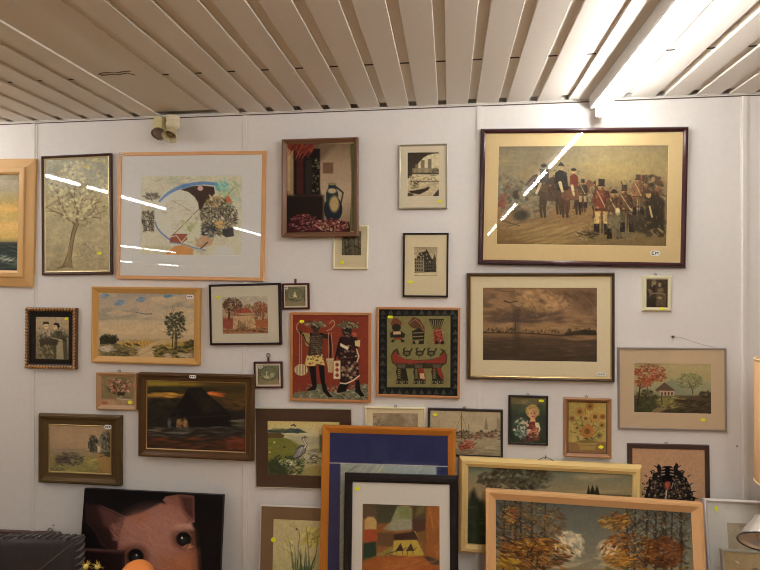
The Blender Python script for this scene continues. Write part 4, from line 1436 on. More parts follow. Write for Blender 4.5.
def long_meadow(s):
    s.g((65, '4b5244'), (95, '5f6250'), (150, '77694c'), (185, '7a6a4a'), (260, '3e4028'), (350, '232818'))
    s.nc(160, 20, '8a7a5a', .5, .72, .7, 90, 180, 380, 700)
    s.b(68, 95, 200, 200, '7d6c4c', .5, 20)
    s.d(110, 66, 380, 165, 230, 26, 12, 0, 60, ['332c1e', '3f3826', '2a2418', '4c4530'], .75)
    s.d(320, 90, 400, 150, 30, 22, 9, 0, 60, ['4a4634', '5a5440'], .6)
    for x in (170, 230, 270):
        s.l([x, 330, x + 3, 150], (10, 4), '241e14', .9)
    s.p([60, 250, 78, 170, 92, 152, 104, 185, 122, 205, 132, 350, 60, 350], '1a1c12', .95, 9)
    s.d(68, 290, 140, 350, 40, 24, 9, 80, 30, ['1c2a16', '2a3a1e', '141c10'], .8, False)
    for x, w in ((545, 14), (562, 12), (530, 8)):
        s.p([x - w, 180, x - w * .3, 150, x, 138, x + w * .5, 155, x + w, 180], '241f12')
    s.l([380, 172, 690, 180], 8, '4a4028', .7)
    s.b(68, 200, 690, 600, '2f3420', .6, 20)
    s.d(68, 220, 690, 520, 90, 60, 9, 4, 12, ['3a4024', '262b1a', '4a4a2c'], .6, False)


def autumn(s):
    s.g((70, '48473e'), (130, '525045'), (200, '5f5a4c'), (280, '6d634c'), (400, '5f5238'), (700, '3d3018'))
    s.n(90, .06)
    s.d(230, 170, 330, 250, 60, 34, 14, 30, 50, ['9a8c70', 'a89a80', '7d7768', 'b3a488'], .7)
    s.d(375, 195, 440, 250, 40, 30, 13, -20, 50, ['8d8066', 'a09276', '75705f'], .7)
    s.d(250, 240, 470, 285, 50, 50, 10, 0, 20, ['857a62', '6c6858', '94876c'], .6, False)
    for x, w in ((75, 9), (112, 12), (130, 8), (165, 9), (205, 6), (470, 10), (492, 8), (530, 9), (560, 8), (590, 14), (640, 12), (610, 6)):
        s.l([x + s.rd.uniform(-6, 6), 60, x, 200, x + s.rd.uniform(-4, 4), 480], (w * .7, w), '2c241a', .85)
        for k in range(8):
            y = s.rd.uniform(90, 300)
            s.branch(x, y, s.rd.choice((40, 60, 130, 145)), 26, 2.6, '2a2219', 2, .8)
    L1 = ['5c3414', '74421a', '3f2712', '8f6426', '2f1f12', '4a3418']
    L2 = ['7c5018', '946c22', 'a88230', '6a3c16', '4c2e14', '3a2814']
    s.d(55, 75, 215, 285, 520, 18, 4.5, 14, 35, ['3a2e1e', '4a3a22', '5c4020', '2c261a', '6b4418', '55503c'], .75, False)
    s.d(200, 90, 270, 200, 60, 22, 5, 24, 20, ['5a4020', '6a4a24', '453420'], .7)
    s.d(60, 185, 290, 285, 420, 22, 5, 18, 22, L1, .85)
    s.d(70, 195, 250, 230, 110, 20, 4.5, 12, 18, L2, .85)
    s.d(70, 85, 118, 140, 40, 15, 4.5, 10, 35, ['94701f', 'a07c28', '74301c', '7c4420', '4a3418'], .85)
    s.d(55, 255, 120, 300, 40, 26, 8, 10, 25, ['9a7a20', '7c6a20', '6a4a18'], .85, False)
    s.d(385, 105, 480, 165, 110, 18, 5, -18, 20, L2, .85)
    s.d(390, 170, 560, 285, 420, 20, 5, -16, 22, L1 + ['8c5220'], .85)
    s.d(470, 100, 668, 285, 560, 17, 5, 20, 70, ['3a3020', '2c261c', '4a3a24', '57391c', '6f7468', '565c54'], .7, False)
    s.d(525, 185, 645, 285, 220, 24, 8, -10, 30, ['4a2812', '5c3418', '3a2210', '6a4220'], .85)
    s.d(395, 225, 480, 285, 80, 20, 4.5, -14, 16, ['8f6624', '744c1c', '9c7634'], .8)
    for x in (70, 95, 118, 150, 180, 478, 500, 535, 565, 600, 640):
        for k in range(5):
            s.branch(x, s.rd.uniform(110, 290), s.rd.choice((35, 55, 80, 120, 145)), 22, 2.2, '1f1812', 2, .85)
    s.d(60, 90, 290, 285, 90, 9, 3, 15, 40, ['b08a34', 'a0702a', '8c4a20'], .8)
    s.d(388, 105, 560, 285, 90, 9, 3, -15, 40, ['b08a34', 'a0702a', '8c4a20'], .8)
    s.d(240, 165, 330, 250, 30, 18, 6, 30, 60, ['b0a284', 'c0b294', '8c8068'], .8)
    s.d(378, 200, 440, 250, 20, 16, 6, -20, 60, ['a89a7c', 'b5a788'], .8)
    s.d(55, 285, 680, 480, 260, 40, 12, 0, 40, ['5c3a14', '7a5220', '3a2a14', '8c6424', '4a4a24'], .8, False)


def crest(s):
    s.f('98765a')
    s.n(80, .03)
    K = ['1d1714', '171311', '2a211c']
    out = [184, 300, 182, 272, 190, 258, 186, 240, 200, 228, 198, 205, 214, 196, 216, 178, 236, 172, 232, 150, 242, 140, 252, 156, 262, 148, 290, 148, 300, 156, 312, 134, 320, 142, 318, 164, 338, 172,
           342, 190, 356, 198, 358, 218, 370, 226, 368, 244, 380, 256, 376, 270, 390, 276, 386, 292, 378, 300]
    s.p(out, K[0], .97, 1.5)
    for m in (-1, 1):                       # openwork: pale gaps and scrolls mirrored about the middle
        for cx, cy, r in ((58, 172, 9), (36, 190, 8), (66, 200, 9), (48, 216, 10), (78, 218, 8), (30, 222, 7), (88, 240, 9), (64, 240, 9), (40, 246, 9), (96, 262, 8), (74, 266, 9), (50, 270, 9), (28, 262, 7), (98, 284, 8), (76, 288, 8), (34, 288, 8)):
            s.e(276 + m * cx, cy, r * .75, r * .6, s.rd.choice(['8a6b4c', '6f563e', '9a7a56']), .9, rot=s.rd.uniform(0, 90))
            pts = []
            for k in range(12):
                a = R(-40 + k * 36)
                rr = r * (.95 - k * .06)
                pts += [276 + m * (cx + rr * math.cos(a)), cy - rr * math.sin(a)]
            s.l(pts, (3.4, 2), K[1], .95)
        for x, y, a in ((34, 150, 60), (44, 152, 30), (30, 160, 100), (84, 190, 30), (94, 222, 20), (104, 252, 10), (64, 178, 60), (112, 280, 0)):
            s.l([276 + m * x, y, 276 + m * (x + 13 * math.cos(R(a))), y - 13 * math.sin(R(a))], (5, 1.5), K[1], .95)
    s.d(198, 190, 358, 298, 150, 9, 2.6, 0, 90, ['8f6f50', '7a5c42', '9c7c58'], .85)
    s.d(196, 190, 360, 298, 120, 10, 2.4, 0, 90, ['171311', '241c18'], .9)
    s.p([262, 150, 290, 150, 296, 200, 300, 240, 276, 262, 252, 240, 256, 200], '14110f')
    for m in (-1, 1):
        for k in range(3):
            s.l([276 + m * 12, 158 + k * 12, 276 + m * 24, 160 + k * 12], 5, '98765a', .9)
    s.e(276, 228, 16, 20, '5a2a1e')
    s.e(276, 225, 9, 12, '8a4a34')
    s.l([272, 248, 268, 296], (6, 4), 'a09888')
    s.l([300, 215, 292, 240], 3, 'a09888', .8)
    s.d(195, 196, 362, 296, 90, 7, 2.4, 0, 90, ['8f8574', '6a6470', '5a2a2a', '80705c'], .7)


def pale_sheet(s):
    s.f('a0917b')
    s.n(60, .03)


def buff_panel(s):
    s.f('93805f')
    s.n(40, .05)
    s.e(305, 516, 16, 5, 'b7a992', .9, 3, rot=25)
    s.e(430, 565, 20, 8, '5f503c', .8, 4)


def daffodils(s):
    s.g((183, 'ad9f70'), (400, 'b0a272'), (600, 'a59a64'))
    s.n(60, .04)
    s.d(380, 250, 525, 400, 40, 60, 16, -50, 30, ['b5a038', '9c8a30', 'bfae5c', '8a7a30', 'c4b668'], .7)
    s.d(240, 330, 330, 480, 26, 44, 12, 70, 30, ['bcb070', '9c904a', 'c4bb80', '8a8048'], .65)
    s.d(295, 200, 345, 265, 10, 26, 12, 20, 40, ['a19544', '9a9050'], .5)
    s.d(390, 280, 520, 390, 20, 30, 3, 40, 50, ['6f6730', '7a7138'], .6)
    s.d(245, 340, 320, 470, 12, 30, 2.5, 70, 30, ['5c5834', '6f6a44'], .7)
    for q in ((362, 570, 364, 400, 374, 320, 370, 280, 352, 262), (320, 560, 312, 440, 300, 360), (455, 570, 440, 420, 430, 280, 425, 250), (480, 560, 500, 440, 515, 330)):
        s.l(q, (7, 4), '4f5636', .8)
    s.e(352, 263, 9, 7, '4a4a2c')
    for x0, x1, y1 in ((330, 318, 440), (345, 338, 390), (360, 352, 470), (380, 384, 410), (395, 372, 430), (410, 420, 400), (425, 428, 440), (440, 446, 460), (460, 490, 490), (450, 505, 430), (375, 392, 450)):
        s.l([x0 + 20, 760, x0, 600, (x0 + x1) / 2, 510, x1, y1], (20, 3), s.rd.choice(['3f4a30', '4c5838', '56623e', '38442c']), .85)
    s.d(330, 540, 470, 640, 40, 40, 9, 85, 12, ['36422a', '56643e', '445032'], .7, False)


def brown_scene(s):
    s.f('3a2a20')
    s.n(60, .2)


def couple(s):                              # printed cloth: two walking figures in straw hats
    s.f('6f2f20')
    s.n(50, .06)
    s.n(6, .06)
    D, Lt, Ye = '1f1714', 'a89a78', 'b09a5c'
    s.p([42, 485, 80, 470, 130, 470, 170, 430, 205, 428, 235, 470, 300, 470, 340, 462, 400, 450, 430, 425, 455, 440, 455, 516, 42, 516], '5f5a46')
    s.d(45, 432, 455, 515, 220, 16, 6, 10, 60, ['7c7860', '3f3c30', '95907a', '55503e'], .85, False)
    s.p([42, 420, 110, 440, 150, 428, 60, 470, 42, 470], '6f2f20', .9)
    # left man
    s.p([128, 335, 165, 330, 172, 440, 160, 452, 148, 445], D)
    s.p([182, 330, 212, 328, 216, 420, 232, 470, 258, 500, 236, 502, 205, 470, 190, 400], D)
    s.p([150, 440, 172, 440, 165, 462, 118, 468, 120, 460], D)
    s.p([118, 272, 200, 262, 216, 330, 190, 322, 170, 320, 160, 332, 105, 330], Ye)
    for k in range(22):
        x, y = s.rd.uniform(116, 208), s.rd.uniform(272, 326)
        s.e(x, y, 5, 4, '7d4430' if k % 2 else '3c2c20', .85)
    s.p([132, 150, 190, 150, 205, 170, 200, 268, 125, 278, 128, 200], '3b2b22')
    s.d(130, 155, 200, 270, 50, 14, 4, 60, 60, ['7d6f54', '241a15', '594836', '1c1512'], .75, False)
    for k in range(9):
        s.l([140, 168 + k * 11, 165, 174 + k * 11, 196, 166 + k * 11], 2, '8a7a5c', .7)
    s.l([140, 160, 105, 170, 85, 150, 70, 142], (16, 9), D)
    s.p([92, 150, 135, 155, 130, 225, 112, 220], '8c7a4c', .9)
    s.l([98, 160, 112, 200, 130, 215], 6, D)
    s.l([195, 158, 240, 170, 248, 230, 245, 282], (14, 8), D)
    s.p([205, 155, 245, 168, 240, 185, 205, 180], '2a1f1a')
    s.e(165, 120, 24, 28, '2e211b')
    s.p([100, 112, 130, 92, 205, 90, 228, 118, 200, 122, 140, 108], '57503c')
    s.d(105, 86, 225, 120, 40, 14, 5, 20, 50, [Lt, '34281f', '7c7254'], .85)
    s.d(148, 110, 185, 145, 14, 10, 3, 30, 60, ['8a7a58', '120d0b'], .8)
    s.l([78, 145, 76, 320], 2, Lt)
    s.l([90, 155, 88, 325], 2, Lt)
    s.l([235, 150, 236, 300], 2, Lt)
    s.l([250, 150, 262, 300], 2, Lt)
    s.l([72, 150, 62, 130, 64, 108, 78, 92, 92, 100], 3, Lt)
    s.l([240, 100, 258, 82, 268, 92, 266, 112, 248, 132, 225, 140], 3, Lt)
    s.e(86, 353, 36, 31, Lt)
    for x in (64, 80, 96, 110):
        s.l([x, 328, x, 378], 6, '6b5240', .9)
    s.p([222, 292, 262, 290, 258, 368, 234, 366], Lt)
    for x in (232, 243, 254):
        s.l([x, 300, x, 364], 4, '7c4030', .9)
    # right woman
    s.p([300, 420, 345, 430, 330, 470, 285, 480, 280, 472], D)
    s.p([382, 410, 402, 408, 410, 460, 432, 495, 412, 500, 380, 470], D)
    s.p([295, 175, 385, 165, 400, 215, 392, 260, 402, 385, 350, 420, 298, 425, 296, 300, 275, 260], '2b1a18')
    s.d(285, 215, 400, 415, 70, 16, 8, 0, 60, ['6d3a30', 'a08c70', '471f1c', '7c5a4a'], .85)
    for k in range(14):
        x, y = s.rd.uniform(305, 392), s.rd.uniform(310, 400)
        for a in (0, 60, 120):
            s.l([x - 9 * math.cos(R(a)), y - 9 * math.sin(R(a)), x + 9 * math.cos(R(a)), y + 9 * math.sin(R(a))], 3, '9a8468', .8)
    s.l([300, 425, 330, 428, 370, 410, 402, 385], 7, 'b3a688')
    s.p([296, 205, 345, 230, 340, 246, 300, 225], 'b5aa90')
    s.p([362, 150, 388, 150, 390, 172, 368, 175], '8f4a34')
    s.p([378, 195, 408, 190, 405, 228, 380, 222], 'b0986c')
    s.e(335, 140, 26, 34, '2a1e19')
    s.d(310, 110, 360, 175, 24, 12, 4, 30, 60, ['7c6a4e', '120d0b'], .8)
    s.p([272, 118, 300, 95, 345, 90, 395, 108, 406, 122, 370, 130, 310, 122], '4d4632')
    s.d(275, 88, 405, 128, 50, 14, 5, 20, 50, [Lt, '30251c', '7c7254'], .85)
    for k in range(7):
        s.l([290 + k * 16, 95 - abs(3 - k), 288 + k * 17, 82], 3, '40382a')
    s.l([300, 190, 282, 250, 270, 300], (10, 7), D)
    s.p([263, 305, 300, 302, 300, 402, 262, 402], 'b0a283')
    for y in (325, 353, 382):
        s.p([282, y - 13, 294, y, 282, y + 13, 270, y], '7c3326')
    s.l([388, 240, 400, 280, 390, 310], 7, Lt)


def stilts(s):                              # printed cloth: three baskets above, three bearers with a boat of birds below
    s.f('1a1916')
    s.n(40, .2)
    rd = s.rd
    for k in range(10):                     # dark border with triangles
        for (x, y, dx, dy) in ((70 + k * 42, 66, 1, 0), (80 + k * 40, 500, 1, 0), (68, 90 + k * 42, 0, 1), (464, 90 + k * 42, 0, 1)):
            s.p([x - 16, y + 14, x, y - 14, x + 16, y + 14], rd.choice(['35332b', '3c3a30', '2c2b26']), .9)
    s.p([92, 88, 437, 86, 436, 476, 92, 474], '66603c')
    s.n(30, .05)
    D, Rr, O = '241f17', '6a2c20', '6b6240'
    # top row
    s.p([110, 130, 125, 100, 148, 98, 172, 122, 168, 140, 118, 142], '5c3424')
    s.e(143, 150, 24, 20, D)
    s.p([108, 180, 128, 165, 160, 165, 192, 185, 185, 205, 110, 205], D)
    s.p([125, 172, 165, 170, 168, 186, 126, 188], 'a08468')
    s.p([130, 205, 170, 203, 176, 215, 132, 216], Rr)
    s.p([120, 215, 135, 215, 130, 230, 112, 228], D)
    s.p([165, 215, 180, 215, 190, 228, 170, 230], D)
    s.p([205, 128, 235, 92, 270, 105, 296, 150, 296, 180, 262, 160, 225, 150], '4a3222')
    s.l([215, 128, 245, 105, 275, 130, 290, 165], 5, '76503a')
    s.p([228, 170, 265, 152, 296, 175, 292, 240, 232, 240], D)
    for y in (180, 200, 220):
        s.l([235, y, 288, y - 3], 5, O)
    s.e(255, 228, 11, 12, '6b6240')
    s.p([318, 103, 402, 103, 396, 122, 384, 155, 338, 155, 328, 125], D)
    for k in range(6):
        s.l([330 + k * 13, 110, 340 + k * 8, 150], 4, O)
    s.p([345, 160, 385, 155, 402, 240, 345, 240], Rr)
    s.d(345, 160, 398, 235, 30, 9, 6, 0, 60, ['a0876c', D, '8a4a38'], .85, False)
    s.b(352, 222, 372, 240, D)
    s.b(384, 222, 402, 240, D)
    # birds
    for x in (195, 265, 328):
        s.e(x + 4, 290, 22, 15, D)
        s.e(x + 4, 290, 15, 9, '4f4a30')
        s.l([x - 10, 285, x - 14, 268, x - 6, 262], 7, D)
        s.l([x + 20, 285, x + 32, 266], 8, D)
        s.l([x + 2, 304, x, 316], 3, D)
    # boat
    s.p([118, 300, 150, 345, 380, 345, 416, 300, 410, 350, 340, 372, 180, 372, 122, 345], '2c2619')
    s.p([150, 262, 158, 290, 180, 316, 250, 322, 330, 318, 372, 305, 392, 280, 378, 262, 405, 272, 420, 305, 415, 345, 380, 365, 330, 362, 290, 352, 250, 360, 200, 350, 150, 365, 118, 340, 112, 305, 125, 275], '352e1e')
    s.p([120, 300, 140, 275, 152, 300, 190, 322, 250, 330, 340, 325, 385, 305, 405, 285, 416, 310, 408, 340, 372, 352, 300, 340, 240, 350, 180, 345, 140, 352, 122, 330], '6c2c20')
    s.l([155, 300, 190, 318, 250, 324, 335, 320, 380, 305], 5, '6b6240')
    # bearers, their shoulders under the hull
    for x in (170, 264, 362):
        s.p([x - 32, 345, x + 34, 345, x + 24, 372, x + 30, 400, x + 38, 440, x + 36, 456, x + 8, 456, x + 4, 430, x - 2, 456, x - 28, 456, x - 24, 420, x - 30, 390, x - 24, 368], D)
        s.p([x - 24, 350, x + 26, 350, x + 18, 372, x - 18, 372], '4a4430', .9)
        for k in range(5):
            s.l([x - 20, 382 + k * 11, x - 12, 376 + k * 11, x - 3, 384 + k * 11], 3, O, .9)
            s.e(x - 14, 380 + k * 11, 4, 3, O)
        s.b(x - 24, 440, x - 4, 452, '6b6240')
        s.b(x + 12, 440, x + 33, 452, '6b6240')
        s.b(x - 19, 442, x - 9, 452, '1c1814')
        s.b(x + 17, 442, x + 28, 452, '1c1814')
    s.p([262, 372, 284, 368, 302, 410, 297, 436, 268, 428], Rr)
    s.p([270, 400, 294, 398, 297, 430, 272, 426], 'a5946c', .85)
    s.p([364, 372, 384, 368, 402, 420, 392, 434, 368, 400], Rr)
    s.l([340, 380, 352, 372, 350, 395], 4, '6a2c20')



# ------------------------------------------------------------------ the room
XL, XR, YB = -12.0, 5.2, -14.0
wallm = mat('white_wall_panel', (.80, .775, .74), .55, spec=.3, spot=.02)
ceilm = mat('cream_ceiling_plank', (.76, .72, .65), .45, spec=.4, spot=.02)
fillm = mat('ceiling_filler', (.72, .68, .61), .6, spec=.3)
darkm = mat('dark_void', (.03, .022, .016), .9)
trimm = mat('white_trim', (.80, .775, .73), .45, spec=.4)


def slab(name, x0, x1, y0, y1, z0, z1, m):
    bm = bmesh.new()
    box(bm, x0, x1, y0, y1, z0, z1)
    return struct(obj(name, bm, m))


slab('wall_back', XL - .2, XR + .2, WALL, WALL + .12, -.1, CEIL + .3, wallm)
slab('wall_front', XL - .2, XR + .2, YB - .12, YB, -.1, CEIL + .3, mat('far_wall', (.62, .55, .46), .7, spot=.05))
slab('wall_left', XL - .12, XL, YB, WALL, -.1, CEIL + .3, mat('far_wall', (.62, .55, .46), .7))
slab('wall_right', XR, XR + .12, YB, WALL, -.1, CEIL + .3, mat('far_wall', (.62, .55, .46), .7))
slab('floor', XL, XR, YB, WALL, -.1, 0, mat('brown_floor', (.40, .235, .105), .5, spot=.25))

P0, PITCH = -.0282, .125
HW, LIP = .0455, .014
bm = bmesh.new()


def plank(x0, x1, z, y1, lip=LIP):
    pr = [(x0, z + lip), (x0, z + .0012), (x0 + .0012, z), (x1 - .0012, z), (x1, z + .0012), (x1, z + lip)]
    a = [bm.verts.new((x, YB, zz)) for x, zz in pr]
    b = [bm.verts.new((x, y1, zz)) for x, zz in pr]
    for k in range(len(pr) - 1):
        bm.faces.new((a[k], a[k + 1], b[k + 1], b[k]))
    bm.faces.new(b)


k0, k1 = int((XL - P0) / PITCH) - 1, int((XR - P0) / PITCH) + 1
JOINT = 1.95
for k in range(k0, k1 + 1):
    xs = P0 + k * PITCH                     # centre of the slot left of plank k
    if k in (-10, -9):
        if k == -10:
            plank(xs - .0168, P0 - 8 * PITCH - (PITCH / 2 - HW), CEIL + .006, WALL - .05, .012)
    else:
        plank(xs + PITCH / 2 - HW, xs + PITCH / 2 + HW, CEIL, WALL - .004)
    if k in (-9,):
        continue
    w = PITCH / 2 - HW
    for ya, yb in ((YB, JOINT - .006), (JOINT + .006, WALL - .042)):
        q = [bm.verts.new(v) for v in ((xs - w - .001, ya, CEIL + .009), (xs + w + .001, ya, CEIL + .009), (xs + w + .001, yb, CEIL + .009), (xs - w - .001, yb, CEIL + .009))]
        bm.faces.new(q).material_index = 1
box(bm, XL, XR, JOINT - .004, JOINT + .004, CEIL + .0085, CEIL + .03, mi=2)
box(bm, XL - .1, XR + .1, YB, WALL, CEIL + .06, CEIL + .08, mi=2)
# finger marks on the wide panel
pz = CEIL + .0057
for pts in (((99, 73.5), (107, 72.5), (116, 73), (124, 71.5), (131, 71)), ((101, 75.5), (110, 74.5), (118, 74.8), (127, 73), (135, 75)), ((98, 74.5), (104, 75))):
    Q = [at_z(x, y, pz) for x, y in pts]
    for a, b in zip(Q, Q[1:]):
        d = (b - a).normalized()
        n = Vector((-d.y, d.x, 0)) * .0045
        bm.faces.new([bm.verts.new(v) for v in (a - n, b - n, b + n, a + n)]).material_index = 3
struct(obj('ceiling', bm, [ceilm, fillm, darkm, mat('finger_mark', (.16, .11, .07), .8)]))

bm = bmesh.new()
box(bm, XL, XR, WALL - .014, WALL, CEIL - .003, CEIL - .0005)
box(bm, XL, XR, WALL - .0025, WALL, CEIL - .006, CEIL - .003)
struct(obj('trim_1', bm, trimm))
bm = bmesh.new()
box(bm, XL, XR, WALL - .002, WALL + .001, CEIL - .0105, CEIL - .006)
struct(obj('trim_2', bm, mat('painted_shadow_line', (.10, .075, .055), .8)))  # dark strip painted as the shadow line between wall and ceiling trim
for n, xa in enumerate((-1.936, -.912, .113, 1.158)):
    bm = bmesh.new()
    w = .032
    box(bm, xa, xa + w, WALL - .0025, WALL + .001, .05, CEIL - .0105, .0008)
    box(bm, xa + .004, xa + w - .010, WALL - .006, WALL - .002, .05, CEIL - .0105, .0015)
    struct(obj('trim_%d' % (n + 3), bm, trimm))

# ------------------------------------------------------------------ lamps
TUBES = {q: emit_mat('lit_tube_' + q, (1.0, .97, .935), TUBE_W * k) for q, k in (('bright', 1.3), ('normal', 2.9), ('left_row', 1.35))}  # strengths set per lamp group to balance brightness along the wall
housem = mat('lamp_housing', (.80, .79, .77), .4, spec=.5)
sockm = mat('lamp_socket', (.82, .81, .79), .35)


def batten(x, y0, y1, label, tube_kind='normal', off=0, name='fluorescent_light'):
    xc = x + .586
    r = empty(name, Vector((xc, (y0 + y1) / 2, CEIL)))
    tag(r, label, 'ceiling light', 'rows of fluorescent ceiling lights')
    L = (y1 - y0) / 2
    bm = bmesh.new()
    pr = [(-.020, -.0005), (-.020, -.045), (-.016, -.049), (.016, -.049), (.020, -.045), (.020, -.0005)]
    a = [bm.verts.new((u, -L, v)) for u, v in pr]
    b = [bm.verts.new((u, L, v)) for u, v in pr]
    for k in range(len(pr)):
        l = (k + 1) % len(pr)
        bm.faces.new((a[k], a[l], b[l], b[k]))
    bm.faces.new(a)
    bm.faces.new(b)
    obj('housing', bm, housem, r)
    for u in (off,):
        bm = bmesh.new()
        M = Matrix.Translation((u, -L + .02, -.073)) @ Matrix.Rotation(R(-90), 4, 'X')
        lathe(bm, [(0, 0), (.0105, 0), (.0105, 2 * L - .04), (0, 2 * L - .04)], 14, M)
        obj('tube', bm, TUBES[tube_kind], r, True)
        for e in (-1, 1):
            bm = bmesh.new()
            box(bm, u - .013, u + .013, e * (L - .012) - .01, e * (L - .012) + .01, -.091, -.048, .004)
            obj('end_socket', bm, sockm, r)
    return r


batten(0, 1.385, 2.36, 'white tube ceiling light ending at the wall above the battle print', 'bright', .012)
for y0, y1, lb in ((.40, 1.365, 'next one back'), (-1.2, .04, 'third one back'), (-2.85, -1.6, 'fourth one back')):
    batten(0, y0, y1, 'fluorescent light in line with the wall end light, ' + lb, 'normal', .012)
for xo, row, segs in ((-3.106, 'first row', [(1.27, 2.36), (.01, 1.25), (-2.8, -1.54), (-4.6, -3.36)]),
                      (-6.11, 'second row', [(-4.8, -3.56), (-6.06, -4.82)]), (-9.47, 'third row', [(-10.1, -8.9), (-12.8, -11.5)])):
    for j, (y0, y1) in enumerate(segs):
        batten(xo, y0, y1, 'fluorescent light, %s in the %s left of the wall end light' % (('first', 'second', 'third', 'fourth')[j], row), 'left_row')

# ------------------------------------------------------------------ bench the lower pictures stand on (below the frame)
BZ = .30
bn = empty('low_bench', Vector((-.3, 2.02, 0)))
tag(bn, 'long low wooden bench along the wall under the leaning pictures', 'bench')
bw = mat('bench_wood', (.30, .18, .09), .5, grain=.3)
bm = bmesh.new()
box(bm, -2.1, 2.0, -.42, .36, BZ - .035, BZ, .004)
obj('bench_top', bm, bw, bn)
for x in (-1.95, -.6, .6, 1.85):
    for y in (-.36, .30):
        bm = bmesh.new()
        box(bm, x - .03, x + .03, y - .03, y + .03, 0, BZ - .034, .003)
        obj('leg', bm, bw, bn)

# ------------------------------------------------------------------ the pictures
FP, FPR, CV = 'framed_painting', 'framed_print', 'canvas_print'
picture(FP, 'gold framed seascape cut by the left edge of the photo', [(-78, 158.4), (33, 158), (30.5, 287.4), (-80, 284)], .03,
        ('rise_in', 14.5, 'a67c4a', .5, .0, .12), (-64, 171, 18.5, 274), (0, 150, 3.93), sea, bump=.3, rough=.5, seed=3)
picture(FPR, 'tall dark framed print of a bare blossoming tree on buff ground', [(40.2, 156), (110.8, 153), (112.2, 274.5), (41.3, 275)], .015,
        ('slope_in', 2.4, '3a251b', .35, 0, .2), (44, 158, 108, 272), (0, 0, 1), blossom, glass=True, inner=(1.4, '9a835c', .35, .5), seed=5, tone=(1, .95, .86), turn=(-.92, -.15),
        stickers=[(99, 253, 4.5, 2.6, YELLOW)])
picture(FPR, 'large pale wood framed abstract collage print on wide white paper', [(118.2, 152), (265.8, 151), (263.2, 281), (116.6, 279)], .015,
        ('flat', 3.4, 'b27f50', .4, 0, .18), (141, 176, 240.5, 255.5), (130, 165, 5.7), collage, mat_c='beb2a4', glass=True, tone=(1, .96, .88), seed=7, res=2.2,
        stickers=[(121.5, 154.5, 3.2, 2.2, WHITE)])
picture('framed_needlework', 'brown framed needlework of a jug and red cloth in a dim room', [(281.4, 139.4), (357.9, 136.7), (357.5, 236.2), (281.4, 236.8)], .03,
        ('slope_in', 4.4, '60402a', .4, .05, .2), (286, 143, 353.5, 231.5), (275, 135, 5.43), cloth_room, gap=.014, bump=.4, seed=9, res=2.4, tone=(.92, .86, .78))
picture(FPR, 'small cream framed print half hidden below the needlework frame', [(332.6, 225), (368.3, 225.3), (367.4, 269.7), (333.2, 268.9)], .012,
        ('flat', 1.7, 'c2b48e', .45, .1, .1), (341.5, 231, 361, 255.5), (270, 130, 3.8), grove, mat_c='b5a07a', glass=True, seed=11,
        stickers=[(341.8, 262.5, 4, 3, YELLOW)])
picture(FPR, 'silver framed etching of twin towers seen through a dark bridge arch', [(398.7, 144.6), (447.8, 143.2), (447.1, 208.5), (398.7, 208.9)], .016,
        ('slope_in', 1.9, 'a3987e', .3, .6, .08), (407.3, 152, 439, 195.9), (395, 140, 8.15), arch, mat_c='c0ad8e', glass=True, tone=(.99, .94, .84), seed=13, res=2.6,
        stickers=[(439.8, 200.8, 4.6, 2.6, YELLOW)])
picture(FPR, 'narrow black framed etching of an old gabled town house', [(402.9, 232.8), (449, 232.8), (447.8, 297.4), (402.9, 297)], .016,
        ('flat', 1.9, '1f1815', .35, 0, .1), (414, 247, 437.2, 276.4), (398, 228, 7.91), gables, mat_c='bca680', glass=True, tone=(.99, .94, .84), seed=15, res=2.8,
        stickers=[(410.7, 282, 5, 2.8, YELLOW)])
picture(FPR, 'largest mahogany framed print of soldiers and riders under the ceiling light', [(481.2, 128.6), (690.9, 125), (686.6, 267.4), (477.7, 264.8)], .028,
        ('bevel', 5.2, '33191a', .22, 0, .25), (499, 145.5, 668, 246), (470, 115, 3.304), battle, mat_c='c2a474', bevel_c='d0ba8c', glass=True, tone=(.97, .92, .8), turn=(.42, 0), seed=17, res=2.2,
        stickers=[(656.2, 253, 9, 5.2, WHITE, 'EM')])
picture(FPR, 'brown and gold framed sepia print of a marsh at dusk with wide cream mount', [(466.6, 272.7), (616, 272.6), (615.2, 383), (467.7, 379.4)], .026,
        ('bevel', 3.1, '3a2a1c', .35, .15, .15), (483, 287.6, 598, 362.6), (460, 265, 4.5625), dusk_marsh, mat_c='baa47f', glass=True, seed=19,
        inner=(1.2, '9a7a48', .3, .7), stickers=[(602.2, 374.6, 9, 3.2, WHITE)])
picture(FPR, 'tiny cream framed dark engraving of two figures on the right', [(642.7, 275.3), (673.4, 275.4), (672, 311.2), (642.6, 311.7)], .016,
        ('bevel', 4.3, 'bdb08e', .45, .05, .1), (647, 278.6, 668.2, 307), (635, 270, 11.4), two_figures, seed=21, res=3,
        stickers=[(662.2, 308.7, 4.4, 2.7, YELLOW)], hanger=('ring', 656.3, 1.2))
picture(FPR, 'thin grey framed landscape print with red flowering tree and hut', [(618.3, 347.5), (727.4, 348.3), (726.4, 430.9), (618.3, 429.7)], .014,
        ('flat', 1.9, '7a6c60', .35, .3, .08), (634.2, 363.4, 712, 414.3), (615, 340, 6), flame_tree, mat_c='a48969', glass=True, seed=23, res=2.4,
        stickers=[(703.4, 419.7, 4.5, 3.4, YELLOW)])
G = picture(FPR, 'small print of two ladies in black mount and beaded bronze frame', [(24.6, 307.4), (75.7, 308), (75.1, 369.8), (24.6, 368.4)], .02,
            ('bevel', 3.6, '4a3322', .4, .3, .15), (34, 316.8, 67, 360), (20, 300, 4.754), two_ladies, mat_c='15100d', glass=True, seed=25, res=2.6,
            inner=(.8, '0f0b09', .4, 0), stickers=[(65.2, 318.7, 3.4, 2.4, YELLOW)])
